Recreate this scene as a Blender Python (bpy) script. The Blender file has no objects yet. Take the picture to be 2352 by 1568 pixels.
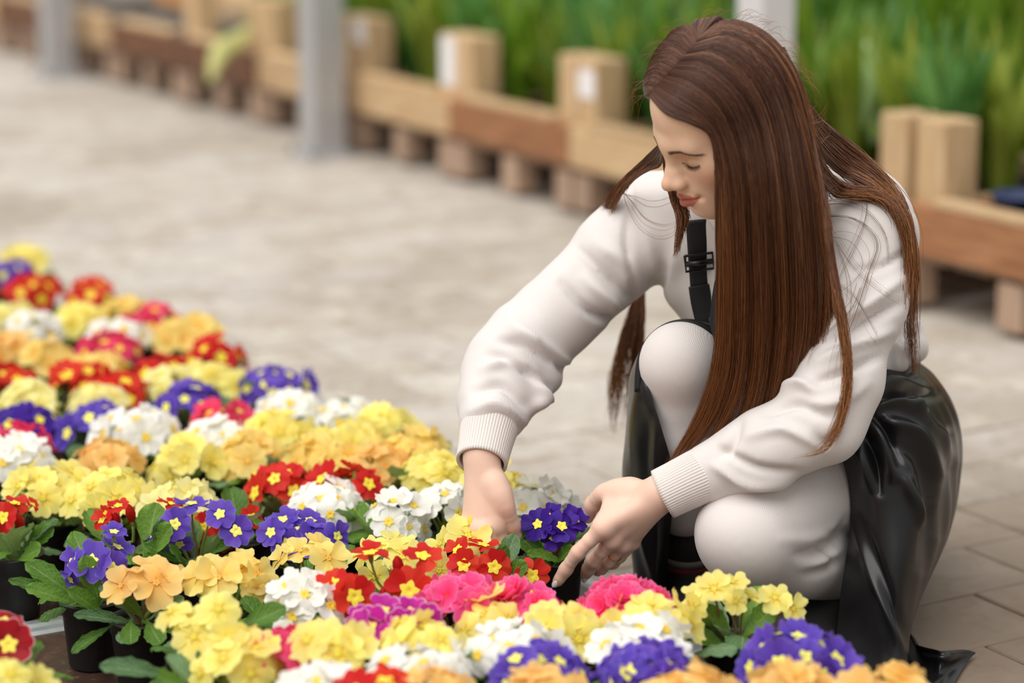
import bpy, math, random, time
import numpy as np
from mathutils import Vector, Matrix, Quaternion
T0 = time.time()
rng = np.random.default_rng(7)
random.seed(7)
SC = bpy.context.scene
COL = SC.collection
# ------------------------------------------------------------------ camera
FPX = 5553.0                                   # focal length in pixels of a 2352 px wide frame
PITCH = math.atan((784 + 485) / FPX)           # looking down about 12.9 degrees
CAM_H = 1.29
CAM = np.array([0.0, 0.0, CAM_H])
AX_F = np.array([0.0, math.cos(PITCH), -math.sin(PITCH)])
AX_U = np.array([0.0, math.sin(PITCH), math.cos(PITCH)])
AX_R = np.array([1.0, 0.0, 0.0])
def P(x, y, d):                                # point at photo position x, y and distance d along the view axis
    return CAM + d * (AX_F + (x - 1176) / FPX * AX_R + (784 - y) / FPX * AX_U)
def G(x, y, z=0.0):                            # where the sight line through x, y meets the height z
    v = AX_F + (x - 1176) / FPX * AX_R + (784 - y) / FPX * AX_U
    return CAM + (z - CAM_H) / v[2] * v
def PIX(pts):                                  # world points to photo positions
    q = np.asarray(pts) - CAM
    d = q @ AX_F
    return 1176 + FPX * (q @ AX_R) / d, 784 - FPX * (q @ AX_U) / d, d
cam_d = bpy.data.cameras.new('camera')
cam_d.sensor_width = 36.0
cam_d.lens = 36.0 * FPX / 2352
cam_d.clip_start = 0.05
cam_d.dof.use_dof = True
cam_d.dof.focus_distance = 3.56
cam_d.dof.aperture_fstop = 1.7
cam = bpy.data.objects.new('camera', cam_d)
COL.objects.link(cam)
cam.location = CAM
cam.rotation_euler = (math.pi / 2 - PITCH, 0, 0)
SC.camera = cam
# ------------------------------------------------------------------ sky, sun, exposure
wd = bpy.data.worlds.new('overcast_sky'); SC.world = wd; wd.use_nodes = True
wn = wd.node_tree; wn.nodes.clear()
o_ = wn.nodes.new('ShaderNodeOutputWorld'); b_ = wn.nodes.new('ShaderNodeBackground')
tc = wn.nodes.new('ShaderNodeTexCoord'); sp = wn.nodes.new('ShaderNodeSeparateXYZ'); rp = wn.nodes.new('ShaderNodeValToRGB')
wn.links.new(tc.outputs['Generated'], sp.inputs[0]); wn.links.new(sp.outputs['Z'], rp.inputs[0])
rp.color_ramp.elements[0].position = 0.0; rp.color_ramp.elements[0].color = (0.42, 0.42, 0.41, 1)
rp.color_ramp.elements[1].position = 0.9; rp.color_ramp.elements[1].color = (1.0, 0.985, 0.96, 1)
wn.links.new(rp.outputs[0], b_.inputs[0]); b_.inputs[1].default_value = 0.82
wn.links.new(b_.outputs[0], o_.inputs[0])
sd = bpy.data.lights.new('hazy_sun', 'SUN'); sd.energy = 2.3; sd.angle = math.radians(58); sd.color = (1.0, 0.97, 0.92)
sun = bpy.data.objects.new('hazy_sun', sd); COL.objects.link(sun)
sun.rotation_euler = Vector((0.42, 0.5, -1.0)).to_track_quat('-Z', 'Y').to_euler()
vs = SC.view_settings
vs.view_transform = 'Standard'; vs.look = 'None'; vs.gamma = 1.0; vs.use_curve_mapping = False
vs.exposure = 0.18
# ------------------------------------------------------------------ helpers
def s2l(c):
    c = np.asarray(c, float) / 255.0
    return tuple(np.where(c <= 0.04045, c / 12.92, ((c + 0.055) / 1.055) ** 2.4))
def hexc(h):
    return s2l([int(h[i:i + 2], 16) for i in (0, 2, 4)])
class NT:
    """tiny helper around a material's node tree"""
    def __init__(self, name):
        self.m = bpy.data.materials.new(name); self.m.use_nodes = True
        self.t = self.m.node_tree; self.t.nodes.clear()
        self.out = self.t.nodes.new('ShaderNodeOutputMaterial')
    def n(self, typ, **kw):
        nd = self.t.nodes.new('ShaderNode' + typ)
        for k, v in kw.items(): setattr(nd, k, v)
        return nd
    def l(self, a, b): self.t.links.new(a, b)
    def val(self, sock, v):
        if isinstance(v, bpy.types.NodeSocket): self.l(v, sock)
        elif isinstance(v, (tuple, list)) and len(v) == 3 and sock.type == 'RGBA': sock.default_value = (*v, 1)
        else: sock.default_value = v
    def math(self, op, a, b=None, c=None, clamp=False):
        nd = self.n('Math', operation=op); nd.use_clamp = clamp
        self.val(nd.inputs[0], a)
        if b is not None: self.val(nd.inputs[1], b)
        if c is not None: self.val(nd.inputs[2], c)
        return nd.outputs[0]
    def mix(self, f, a, b):
        nd = self.n('Mix', data_type='RGBA')
        self.val(nd.inputs[0], f); self.val(nd.inputs[6], a); self.val(nd.inputs[7], b)
        return nd.outputs[2]
    def ramp(self, f, stops):
        nd = self.n('ValToRGB'); self.l(f, nd.inputs[0])
        e = nd.color_ramp.elements
        while len(e) < len(stops): e.new(0.5)
        for k, (p, c) in enumerate(stops):
            e[k].position = p; e[k].color = (*c, 1) if len(c) == 3 else c
        return nd.outputs[0]
    def sstep(self, x, a, b):
        nd = self.n('MapRange', interpolation_type='SMOOTHSTEP')
        self.l(x, nd.inputs[0]); nd.inputs[1].default_value = a; nd.inputs[2].default_value = b
        return nd.outputs[0]
    def noise(self, scale, detail=3, rough=0.5, vec=None, dist=0.0):
        nd = self.n('TexNoise'); nd.inputs['Scale'].default_value = scale
        nd.inputs['Detail'].default_value = detail; nd.inputs['Roughness'].default_value = rough
        nd.inputs['Distortion'].default_value = dist
        if vec is not None: self.l(vec, nd.inputs['Vector'])
        return nd.outputs[0]
    def coord(self, which='Object', scale=None):
        c = self.n('TexCoord').outputs[which]
        if scale is not None:
            mp = self.n('Mapping'); mp.inputs['Scale'].default_value = scale
            self.l(c, mp.inputs[0]); c = mp.outputs[0]
        return c
    def bsdf(self, color, rough=0.6, **kw):
        nd = self.n('BsdfPrincipled')
        self.val(nd.inputs['Base Color'], color); self.val(nd.inputs['Roughness'], rough)
        for k, v in kw.items(): self.val(nd.inputs[k.replace('_', ' ')], v)
        return nd
    def bump(self, h, strength=0.3, dist=0.01):
        nd = self.n('Bump'); nd.inputs['Strength'].default_value = strength; nd.inputs['Distance'].default_value = dist
        self.l(h, nd.inputs['Height']); return nd.outputs[0]
    def done(self, sh):
        self.l(sh.outputs[0] if hasattr(sh, 'outputs') else sh, self.out.inputs[0]); return self.m
def plain(name, color, rough=0.6, var=0.0, scale=20, **kw):
    t = NT(name); col = color
    if var:
        f = t.noise(scale, 4, 0.6, t.coord('Object'))
        col = t.mix(f, tuple(c * (1 - var) for c in color), tuple(min(1, c * (1 + var)) for c in color))
    return t.done(t.bsdf(col, rough, **kw))
def mesh(name, v, f, uv=None, attrs=None, smooth=True):
    me = bpy.data.meshes.new(name)
    v = np.asarray(v, float)
    me.from_pydata(v.tolist(), [], f.tolist() if isinstance(f, np.ndarray) else f)
    if smooth: me.polygons.foreach_set('use_smooth', np.ones(len(me.polygons), bool))
    if uv is not None:
        ly = me.uv_layers.new(name='UVMap')
        idx = np.empty(len(me.loops), int); me.loops.foreach_get('vertex_index', idx)
        ly.data.foreach_set('uv', np.asarray(uv, float)[idx].ravel())
    for k, a in (attrs or {}).items():
        a = np.asarray(a, float)
        if a.ndim == 1:
            at = me.attributes.new(k, 'FLOAT', 'POINT'); at.data.foreach_set('value', a)
        else:
            at = me.attributes.new(k, 'FLOAT_COLOR', 'POINT')
            at.data.foreach_set('color', np.c_[a, np.ones(len(a))].ravel() if a.shape[1] == 3 else a.ravel())
    me.update()
    return me
def obj(name, me, mat=None, parent=None, M=None):
    o = bpy.data.objects.new(name, me)
    COL.objects.link(o)
    if mat is not None and len(me.materials) == 0: me.materials.append(mat)
    if parent is not None: o.parent = parent
    if M is not None: o.matrix_local = M
    return o
def empty(name, loc=(0, 0, 0), rz=0.0):
    o = bpy.data.objects.new(name, None); COL.objects.link(o)
    o.location = loc; o.rotation_euler = (0, 0, rz); o.empty_display_size = 0.05
    return o
def tag(o, label, cat=None, group=None, kind=None):
    if label: o['label'] = label
    if cat: o['category'] = cat
    if group: o['group'] = group
    if kind: o['kind'] = kind
    return o
class MB:
    def __init__(self): self.v = []; self.f = []
    def box(self, c, s, bev=0.0, M=None):
        c = np.array(c, float); h = np.array(s, float) / 2
        b = len(self.v)
        if bev <= 0:
            pts = [c + h * np.array(k) for k in [(-1,-1,-1),(1,-1,-1),(1,1,-1),(-1,1,-1),(-1,-1,1),(1,-1,1),(1,1,1),(-1,1,1)]]
            fs = [(0,3,2,1),(4,5,6,7),(0,1,5,4),(1,2,6,5),(2,3,7,6),(3,0,4,7)]
        else:
            r = min(bev, *(h * 0.95)); pts = []
            for z, ins in ((-h[2], r), (-h[2] + r, 0), (h[2] - r, 0), (h[2], r)):
                X, Y = h[0] - ins, h[1] - ins
                k = r * 0.6 if ins == 0 else r * 0.3
                for a, bq in ((-X + k, -Y), (X - k, -Y), (X, -Y + k), (X, Y - k), (X - k, Y), (-X + k, Y), (-X, Y - k), (-X, -Y + k)):
                    pts.append(c + np.array((a, bq, z)))
            fs = [tuple(range(7, -1, -1)), tuple(range(24, 32))]
            for L in range(3):
                for k in range(8):
                    k2 = (k + 1) % 8
                    fs.append((L*8+k, L*8+k2, L*8+8+k2, L*8+8+k))
        if M is not None: pts = [np.array(M @ Vector(p)) for p in pts]
        self.v += pts; self.f += [tuple(b + i for i in q) for q in fs]
        return self
    def add(self, v, f):
        b = len(self.v); self.v += [np.array(p) for p in v]; self.f += [tuple(b + i for i in q) for q in f]
        return self
    def me(self, name, smooth=False): return mesh(name, np.array(self.v), self.f, smooth=smooth)
def lathe(prof, n=24):
    prof = np.array(prof, float); a = np.linspace(0, 2 * np.pi, n, endpoint=False)
    v = np.concatenate([np.c_[r * np.cos(a), r * np.sin(a), np.full(n, z)] for r, z in prof])
    f = [(i*n + k, i*n + (k+1) % n, (i+1)*n + (k+1) % n, (i+1)*n + k) for i in range(len(prof)-1) for k in range(n)]
    return v, f
def catmull(pts, n):
    pts = np.asarray(pts, float)
    if len(pts) == 2: return pts[0] + (pts[1] - pts[0]) * np.linspace(0, 1, n)[:, None]
    e = np.vstack([2 * pts[0] - pts[1], pts, 2 * pts[-1] - pts[-2]])
    u = np.linspace(0, len(pts) - 1, n); i = np.clip(u.astype(int), 0, len(pts) - 2); t = (u - i)[:, None]
    p0, p1, p2, p3 = e[i], e[i+1], e[i+2], e[i+3]
    return 0.5 * (2*p1 + (p2-p0)*t + (2*p0-5*p1+4*p2-p3)*t*t + (3*p1-p0-3*p2+p3)*t**3)
def tube(path, rad, n=6, cap=True):
    path = np.asarray(path, float); m = len(path)
    rad = np.broadcast_to(np.asarray(rad, float), (m,))
    tg = np.gradient(path, axis=0); tg /= np.linalg.norm(tg, axis=1)[:, None] + 1e-12
    nrm = np.cross(tg[0], (0.31, 0.2, 0.93)); nrm /= np.linalg.norm(nrm) + 1e-12
    V = []
    for i in range(m):
        nrm = nrm - tg[i] * (nrm @ tg[i]); nrm /= np.linalg.norm(nrm) + 1e-12
        bn = np.cross(tg[i], nrm)
        a = np.linspace(0, 2*np.pi, n, endpoint=False)
        V.append(path[i] + rad[i] * (np.cos(a)[:, None] * nrm + np.sin(a)[:, None] * bn))
    f = [(i*n+k, i*n+(k+1) % n, (i+1)*n+(k+1) % n, (i+1)*n+k) for i in range(m-1) for k in range(n)]
    if cap: f += [tuple(range(n-1, -1, -1)), tuple((m-1)*n + k for k in range(n))]
    return np.concatenate(V), f
def orient(z, roll=0.0, loc=(0, 0, 0), s=1.0):
    q = Vector(z).normalized().to_track_quat('Z', 'Y')
    return Matrix.LocRotScale(Vector(loc), q @ Quaternion((0, 0, 1), roll), Vector((s, s, s)))
EA = np.array([-0.5, 0.866, 0.0]); NA = np.array([0.866, 0.5, 0.0])     # the two directions the yard is laid out in
def W(s, t, z=0.0): return EA * s + NA * t + np.array([0, 0, z])
def st(p): return float(EA @ p), float(NA @ p)
YAW = math.atan2(NA[1], NA[0])                  # local x runs along t, local y along s
# ------------------------------------------------------------------ floor of stone pavers
def m_paver():
    t = NT('sandy_paver'); oi = t.n('ObjectInfo')
    geo = t.n('NewGeometry').outputs['Position']
    big = t.noise(1.1, 3, 0.55, geo, 0.4); fine = t.noise(26, 5, 0.65, geo); mid = t.noise(6, 3, 0.6, geo)
    at = t.n('Attribute', attribute_name='tone').outputs['Fac']
    c = t.ramp(at, [(0.0, hexc('b0a69a')), (0.35, hexc('b9b0a5')), (0.7, hexc('c1bab1')), (1.0, hexc('bcb5ae'))])
    c = t.mix(t.math('MULTIPLY', t.sstep(big, 0.48, 0.70), 0.38), c, hexc('8f8070'))
    c = t.mix(t.math('MULTIPLY', t.sstep(mid, 0.48, 0.7), 0.5), c, hexc('dcd6ca'))
    c = t.mix(t.math('MULTIPLY', t.sstep(t.noise(8.5, 4, 0.6, geo, 0.8), 0.5, 0.68), 0.45), c, hexc('98826b'))
    c = t.mix(t.math('MULTIPLY', t.sstep(fine, 0.5, 0.72), 0.4), c, hexc('7c6c5c'))
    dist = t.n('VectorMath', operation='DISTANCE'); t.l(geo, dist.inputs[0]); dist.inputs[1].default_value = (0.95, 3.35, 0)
    brown_reach = t.math('ADD', dist.outputs['Value'], t.math('MULTIPLY', big, 0.9))
    c = t.mix(t.math('SUBTRACT', 0.8, t.math('MULTIPLY', t.sstep(brown_reach, 0.85, 2.3), 0.8)), c, hexc('6a5643'))  # browner and darker towards a spot at the front right, uneven edge
    b = t.bsdf(c, 0.85); t.l(t.bump(t.math('ADD', fine, t.math('MULTIPLY', mid, 1.5)), 0.35, 0.006), b.inputs['Normal'])
    return t.done(b)
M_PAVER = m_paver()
M_JOINT = plain('sandy_joint', hexc('877968'), 0.95, 0.25, 40)
fl = MB().box((0, 12, -0.03), (60, 60, 0.02))
floor = obj('floor', fl.me('floor'), M_JOINT)
tag(floor, 'sandy grey stone paver floor of the nursery yard', None, None, 'structure')
PW, PL = 0.30, 0.20
def paver_geo(k):
    r = random.Random(k); m = MB(); m.box((0, 0, 0), (PW - 0.006, PL - 0.006, 0.03), 0.003)
    return np.array(m.v), m.f
pav = []
for i in range(-4, 75):
    for j in range(-26, 22):
        s = 1.6 + i * PL; t = -0.9 + j * PW + (PW / 2 if i % 2 else 0)
        c = W(s, t, 0)
        x, y, d = PIX(c[None]); x, y, d = x[0], y[0], d[0]
        if d < 2.2 or y < -90 or y > 2100 or x < -1500 or x > 3500 or d > 19: continue
        if t > 4.9: continue
        pav.append((d, s, t, x, y))
pav.sort()
pv, pf = paver_geo(0)
tones = [0.0, 0.15, 0.35, 0.5, 0.65, 0.8, 1.0]
pmes = [mesh('paver', pv, pf, attrs={'tone': np.full(len(pv), k)}, smooth=False) for k in tones]
bulk_v, bulk_f, bulk_t = [], [], []
def under_bed(s, t): return -1.6 < t < 1.55 and 2.0 < s < 6.2
near = [q for q in pav if not under_bed(q[1], q[2]) and -60 < q[3] < 2420 and 0 < q[4] < 1640]
near_set = set(id(q) for q in near[:300])
prng = random.Random(5)
cs, sn = math.cos(YAW), math.sin(YAW)
for q in pav:
    d, s, t = q[:3]
    k = prng.randrange(len(tones)); dz = prng.uniform(-0.0015, 0.0015)
    c = W(s, t, -0.015 + dz); a = YAW + prng.uniform(-0.012, 0.012)
    if id(q) in near_set:
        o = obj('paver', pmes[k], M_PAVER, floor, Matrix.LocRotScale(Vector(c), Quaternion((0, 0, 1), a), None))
    else:
        b = len(bulk_v) * len(pv)
        vv = pv.copy(); vv[:, :2] = np.c_[pv[:, 0]*math.cos(a) - pv[:, 1]*math.sin(a), pv[:, 0]*math.sin(a) + pv[:, 1]*math.cos(a)]
        bulk_v.append(vv + c); bulk_f += [tuple(b + i for i in ff) for ff in pf]; bulk_t.append(np.full(len(pv), tones[k]))
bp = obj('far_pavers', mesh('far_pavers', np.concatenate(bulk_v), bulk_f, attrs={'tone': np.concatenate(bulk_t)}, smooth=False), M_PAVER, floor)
tag(bp, 'pavers farther off in the yard', None, None, 'stuff')
# ------------------------------------------------------------------ galvanised posts
M_STEEL = plain('galvanised_steel', hexc('b9b9bb'), 0.45, 0.12, 9, Metallic=0.35)
M_BOLT = plain('bolt_steel', hexc('8a8a8c'), 0.4, Metallic=0.8)
def post_s(px, t):
    return min(np.linspace(3, 13, 1001), key=lambda s: abs(PIX(W(s, t, 0.1)[None])[0][0] - px))
def post(s, t, w, h, label, col=None):
    e = empty('steel_post', W(s, t, 0), YAW)
    m = MB(); m.box((0, 0, h/2), (w, w, h), 0.008)
    obj('shaft', m.me('shaft'), col or M_STEEL, e)
    m = MB(); m.box((0, 0, 0.006), (w + 0.07, w + 0.07, 0.012), 0.003)
    bpq = obj('base_plate', m.me('base_plate'), M_STEEL, e)
    for sx in (-1, 1):
        for sy in (-1, 1):
            v, f = lathe([(0.0, 0.024), (0.009, 0.024), (0.009, 0.0)], 6)
            obj('bolt', mesh('bolt', v, f, smooth=False), M_BOLT, bpq, Matrix.Translation((sx*(w/2+0.021), sy*(w/2+0.021), 0.012)))
    tag(e, label, 'post', 'steel posts along the aisle')
post(post_s(132, 3.73), 3.73, 0.125, 3.2, 'pale grey steel post at the far left end of the pallet row')
post(post_s(740, 3.73), 3.73, 0.125, 3.2, 'grey steel post left of centre beside the timber posts')
post(post_s(1745, 3.73), 3.73, 0.11, 3.2, 'whitish steel post rising behind the woman\'s head', plain('white_painted_steel', hexc('d6d4d6'), 0.5, 0.06, 9))
# ------------------------------------------------------------------ row of timber pallet boxes with corner posts
def m_wood(name, c0, c1, c2, axis=0):
    t = NT(name); co = t.coord('Object', tuple(3 if q == axis else 40 for q in range(3))); r = t.n('ObjectInfo').outputs['Random']
    f = t.noise(1.5, 5, 0.6, co, 1.0)
    c = t.ramp(f, [(0.25, c0), (0.5, c1), (0.8, c2)])
    hs = t.n('HueSaturation'); t.l(c, hs.inputs['Color']); t.val(hs.inputs['Value'], t.math('MULTIPLY_ADD', r, 0.35, 0.85))
    b = t.bsdf(hs.outputs[0], 0.75); t.l(t.bump(f, 0.2, 0.004), b.inputs['Normal'])
    return t.done(b)
WOODS = dict(pale=(hexc('a8845c'), hexc('c4a47c'), hexc('d8c09c')), brown=(hexc('7a4e32'), hexc('9c6a46'), hexc('b48660')), grey=(hexc('8d7462'), hexc('a98d78'), hexc('bfa793')), dark=(hexc('4a3022'), hexc('6b4630'), hexc('835a3e')))
WOODM = {(k, a): m_wood(k + '_timber', *c, axis=a) for k, c in WOODS.items() for a in range(3)}
M_WPALE, M_WBROWN, M_WGREY, M_WDARK = 'pale', 'brown', 'grey', 'dark'
M_LABEL = plain('paper_label', hexc('f0eef0'), 0.6)
M_PEAT = plain('dark_peat', hexc('2c231d'), 0.95, 0.4, 60)
def box_me(name, size, bev=0.004): return MB().box((0, 0, 0), size, bev).me(name)
BX = {k: box_me(n, s) for k, (n, s) in dict(
    block=('block', (0.075, 0.09, 0.115)), runner=('bottom_board', (0.10, 0.78, 0.018)), front=('side_board', (0.028, 0.775, 0.125)),
    side=('end_board', (0.74, 0.024, 0.11)), plank=('deck_plank', (0.76, 0.142, 0.02)), post=('corner_post', (0.11, 0.105, 0.245)),
    lip=('top_rail', (0.06, 0.56, 0.022))).items()}
lab_me = box_me('paper_label', (0.004, 0.092, 0.165), 0.0005); lab_small = box_me('paper_label', (0.004, 0.088, 0.085), 0.0005)
def pallet(s0, label, brown=0, posts=True, labels=(), lip=True):
    e = empty('pallet_box', W(s0, 3.85, 0), YAW)          # local x = t (away from the aisle), y = s
    wm = (M_WPALE, M_WBROWN, M_WDARK)[brown]
    def part(k, loc, mat):
        me = BX[k]; mat = WOODM[(mat, dict(front=1, runner=1, lip=1, plank=0, side=0).get(k, 2))]
        o = bpy.data.objects.new(me.name, me); COL.objects.link(o); o.parent = e; o.location = loc
        if not me.materials: me.materials.append(mat)
        o.material_slots[0].link = 'OBJECT'; o.material_slots[0].material = mat
        return o
    for y in ((-0.335, 0.0, 0.335) if s0 > 4.6 else (-0.335, 0.0, 0.40)):
        for x in (0.05, 0.75): part('block', (x, y, 0.076), M_WGREY if x < .5 else M_WDARK)  # rear blocks in dark timber: shade under the deck put into the colour
    for x in (0.40, 0.75): part('runner', (x, 0, 0.009), M_WGREY)
    for k in range(5): part('plank', (0.41, -0.316 + 0.158*k, 0.1445), M_WGREY)
    part('front', (0.0145, 0, 0.2175), wm); part('front', (0.805, 0, 0.2175), wm)
    for y in (-0.376, 0.376): part('side', (0.41, y, 0.2105), wm)
    if lip: part('lip', (0.03, 0, 0.291), M_WPALE)
    if posts:
        for y in (-0.333, 0.333):
            p = part('post', (0.085, y, 0.3675), M_WPALE if (s0 > 4.6 or y > 0) else M_WBROWN)
            if y in labels:
                l_ = obj('paper_label', lab_me if 6.8 < s0 < 7.6 and y < 0 else lab_small, M_LABEL, p); l_.location = (-0.0572, 0.0, 0.03 if y < 0 else 0.045 if s0 < 7 else 0.075)
        for y in (-0.333, 0.333): part('post', (0.735, y, 0.2775), M_WPALE)
    m = MB(); m.box((0.41, 0, 0.195), (0.74, 0.72, 0.07))
    obj('peat_bed', m.me('peat_bed'), M_PEAT, e)
    tag(e, label, 'pallet box', 'timber pallet boxes along the aisle')
    return e
pallet(4.31, 'orange-brown pallet box at the right edge behind the woman\'s back', True)
pallet(5.12, 'pallet box hidden mostly behind the woman\'s head and shoulder', False)
pallet(5.93, 'pale pallet box just left of the woman\'s face', False, labels=(0.333,))
pallet(6.71, 'pallet box with reddish brown front board between two pairs of timber posts', True)
pallet(7.48, 'pale pallet box right of the nearest grey post, tall white label on its post', False, labels=(-0.333, 0.333))
pallet(8.27, 'pallet box directly behind the nearest grey steel post', 0)
pallet(9.06, 'brown pallet box left of the nearest grey post, with a drooping leaf', 2)
pallet(9.85, 'brown pallet box midway between the two grey posts at left', 2, posts=False)
pallet(10.65, 'pale orange pallet box right of the far left steel post', False, posts=False)
pallet(11.45, 'dark brown pallet box at the left edge behind the far steel post', 2, posts=False)
pallet(12.25, 'farthest pallet box at the top left corner', False, posts=False)
# ------------------------------------------------------------------ tall leafy plants standing in and behind the pallet boxes
def m_blade(name, a, b, c):
    t = NT(name); r = t.n('ObjectInfo').outputs['Random']; at = t.n('Attribute', attribute_name='tone').outputs['Fac']
    f = t.math('ADD', t.math('MULTIPLY', r, 0.45), t.math('MULTIPLY', at, 0.55))
    col = t.ramp(f, [(0.1, a), (0.5, b), (0.9, c)])
    p = t.bsdf(col, 0.45); tr = t.n('BsdfTranslucent'); t.l(col, tr.inputs[0])
    mx = t.n('MixShader'); mx.inputs[0].default_value = 0.5; t.l(p.outputs[0], mx.inputs[1]); t.l(tr.outputs[0], mx.inputs[2])
    return t.done(mx)
M_BLADES = [m_blade('leaf_green', hexc('486a12'), hexc('719a24'), hexc('9cc044')),
            m_blade('leaf_blue_green', hexc('3f6e2c'), hexc('68a04c'), hexc('98c884')),
            m_blade('leaf_olive', hexc('56701a'), hexc('88a02e'), hexc('b8c458'))]
def foliage(seed, n, h, w, spread):
    r = np.random.default_rng(seed); V, Fc, Tn = [], [], []
    for k in range(n):
        a = r.uniform(0, 2*np.pi); L = h * r.uniform(0.55, 1.0); lean = spread * r.uniform(0.3, 1.0); wd = w * r.uniform(0.6, 1.1)
        base = np.array([math.cos(a), math.sin(a), 0]) * r.uniform(0, 0.04)
        out = np.array([math.cos(a + r.normal(0, .3)), math.sin(a + r.normal(0, .3)), 0]); side = np.array([-out[1], out[0], 0])
        m = 6; u = np.linspace(0, 1, m); b0 = sum(len(x) for x in V)
        droop = r.uniform(0.0, 0.35)
        ctr = base + out * (lean * u**1.7)[:, None] + np.array([0, 0, 1.0]) * (L * (u - droop * u**3))[:, None]
        wid = wd * np.sin(np.pi * np.clip(0.12 + 0.86*u, 0, 1))**0.8
        V.append(np.concatenate([ctr - side*wid[:, None]/2, ctr - out*(wid*0.18)[:, None], ctr + side*wid[:, None]/2]))
        for i in range(m-1):
            for c in range(2): Fc.append((b0 + c*m + i, b0 + (c+1)*m + i, b0 + (c+1)*m + i+1, b0 + c*m + i+1))
        Tn.append(np.full(3*m, r.uniform(0, 1)))
    return mesh('foliage', np.concatenate(V), Fc, attrs={'tone': np.concatenate(Tn)})
FOL = [foliage(k, 26, 0.56, 0.05, 0.16) for k in range(4)]
FOLT = [foliage(10 + k, 34, 0.95, 0.06, 0.22) for k in range(4)]
v_, f_ = lathe([(0.0, 0.0), (0.075, 0.0), (0.095, 0.16), (0.101, 0.16), (0.101, 0.172), (0.09, 0.172), (0.088, 0.15), (0.0, 0.15)], 16)
BIGPOT = mesh('pot', v_, f_)
M_POT = None
def m_pot():
    t = NT('black_plastic'); co = t.coord('Object'); f = t.noise(30, 5, 0.7, co)
    c = t.mix(t.sstep(f, 0.55, 0.8), hexc('1b1a1b'), hexc('3a3531'))
    b = t.bsdf(c, t.math('MULTIPLY_ADD', f, 0.35, 0.28)); return t.done(b)
M_POT = m_pot()
def leafy(name, fm, mats, loc, rz, sc, label, group, pot=False):
    e = empty(name, loc, rz)
    o = obj('foliage', fm, None, e); o.scale = (sc, sc, sc)
    if not fm.materials: fm.materials.append(mats)
    o.material_slots[0].link = 'OBJECT'; o.material_slots[0].material = mats
    if pot:
        o.location.z = 0.14; obj('pot', BIGPOT, M_POT, e)
    tag(e, label, 'plant', group)
    return e
gr = random.Random(3)
for s0 in (4.31, 5.12, 5.93, 6.71, 7.48, 8.27, 9.06):
    for i in range(4):
        for j in range(3):
            if s0 < 4.5 and j < 2: continue
            if s0 > 9 and i > 1: continue
            c = W(s0 - 0.27 + 0.18*i + gr.uniform(-.04, .04), 4.08 + 0.2*j + gr.uniform(-.03, .03), 0.23)
            leafy('leafy_plant', gr.choice(FOL), gr.choice(M_BLADES), c, gr.uniform(0, 6.28), gr.uniform(0.8, 1.12) if s0 < 8.5 else gr.uniform(0.5, 0.75),
                  'tall green leafy plant growing in the row of pallet boxes', 'leafy plants in the pallet boxes')
for i in range(26):
    for j in range(4):
        s = 3.1 + 0.26*i + gr.uniform(-.06, .06); t = 4.95 + 0.34*j + gr.uniform(-.06, .06)
        if s > 8.9 - 0.25*j: continue
        leafy('tall_leafy_plant', gr.choice(FOLT), gr.choice(M_BLADES), W(s, t, 0), gr.uniform(0, 6.28), gr.uniform(0.8, 1.15),
              'tall potted green plant massed behind the pallet boxes', 'tall plants behind the pallet boxes', True)
# pale broad leaf and the leaf that droops over the brown box
def big_leaf(path, wid, mat, name, label):
    c = catmull(path, 14); u = np.linspace(0, 1, 14); tg = np.gradient(c, axis=0)
    side = np.cross(tg, AX_F); side /= np.linalg.norm(side, axis=1)[:, None]; nb = np.cross(side, tg); nb /= np.linalg.norm(nb, axis=1)[:, None]
    w = wid * np.sin(np.pi * (0.08 + 0.9*u))**0.7; V = []
    for k in np.linspace(-1, 1, 5): V.append(c + side*(w*k/2)[:, None] + nb*(0.15*w*(k*k))[:, None])
    V = np.concatenate(V); Fc = [(q*14+i, (q+1)*14+i, (q+1)*14+i+1, q*14+i+1) for q in range(4) for i in range(13)]
    o = obj(name, mesh(name, V, Fc, attrs={'tone': np.full(len(V), 0.95)}), mat)
    m = o.modifiers.new('thickness', 'SOLIDIFY'); m.thickness = 0.0015
    tag(o, label, 'leaf')
M_PALE = plain('pale_leaf', hexc('a9c88a'), 0.5, 0.1, 30)
big_leaf([P(2010, 330, 6.62), P(1996, 240, 6.6), P(1985, 160, 6.58), P(1992, 95, 6.6)], 0.10, M_PALE, 'broad_leaf', 'broad pale green leaf standing upright right of the woman\'s hair')
big_leaf([P(575, 60, 9.45), P(545, 90, 9.3), P(505, 120, 9.2), P(482, 190, 9.15)], 0.085, plain('lime_leaf', hexc('b9b872'), 0.5, 0.1, 30), 'drooping_leaf', 'pale lime leaf drooping over the brown pallet box')
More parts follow.
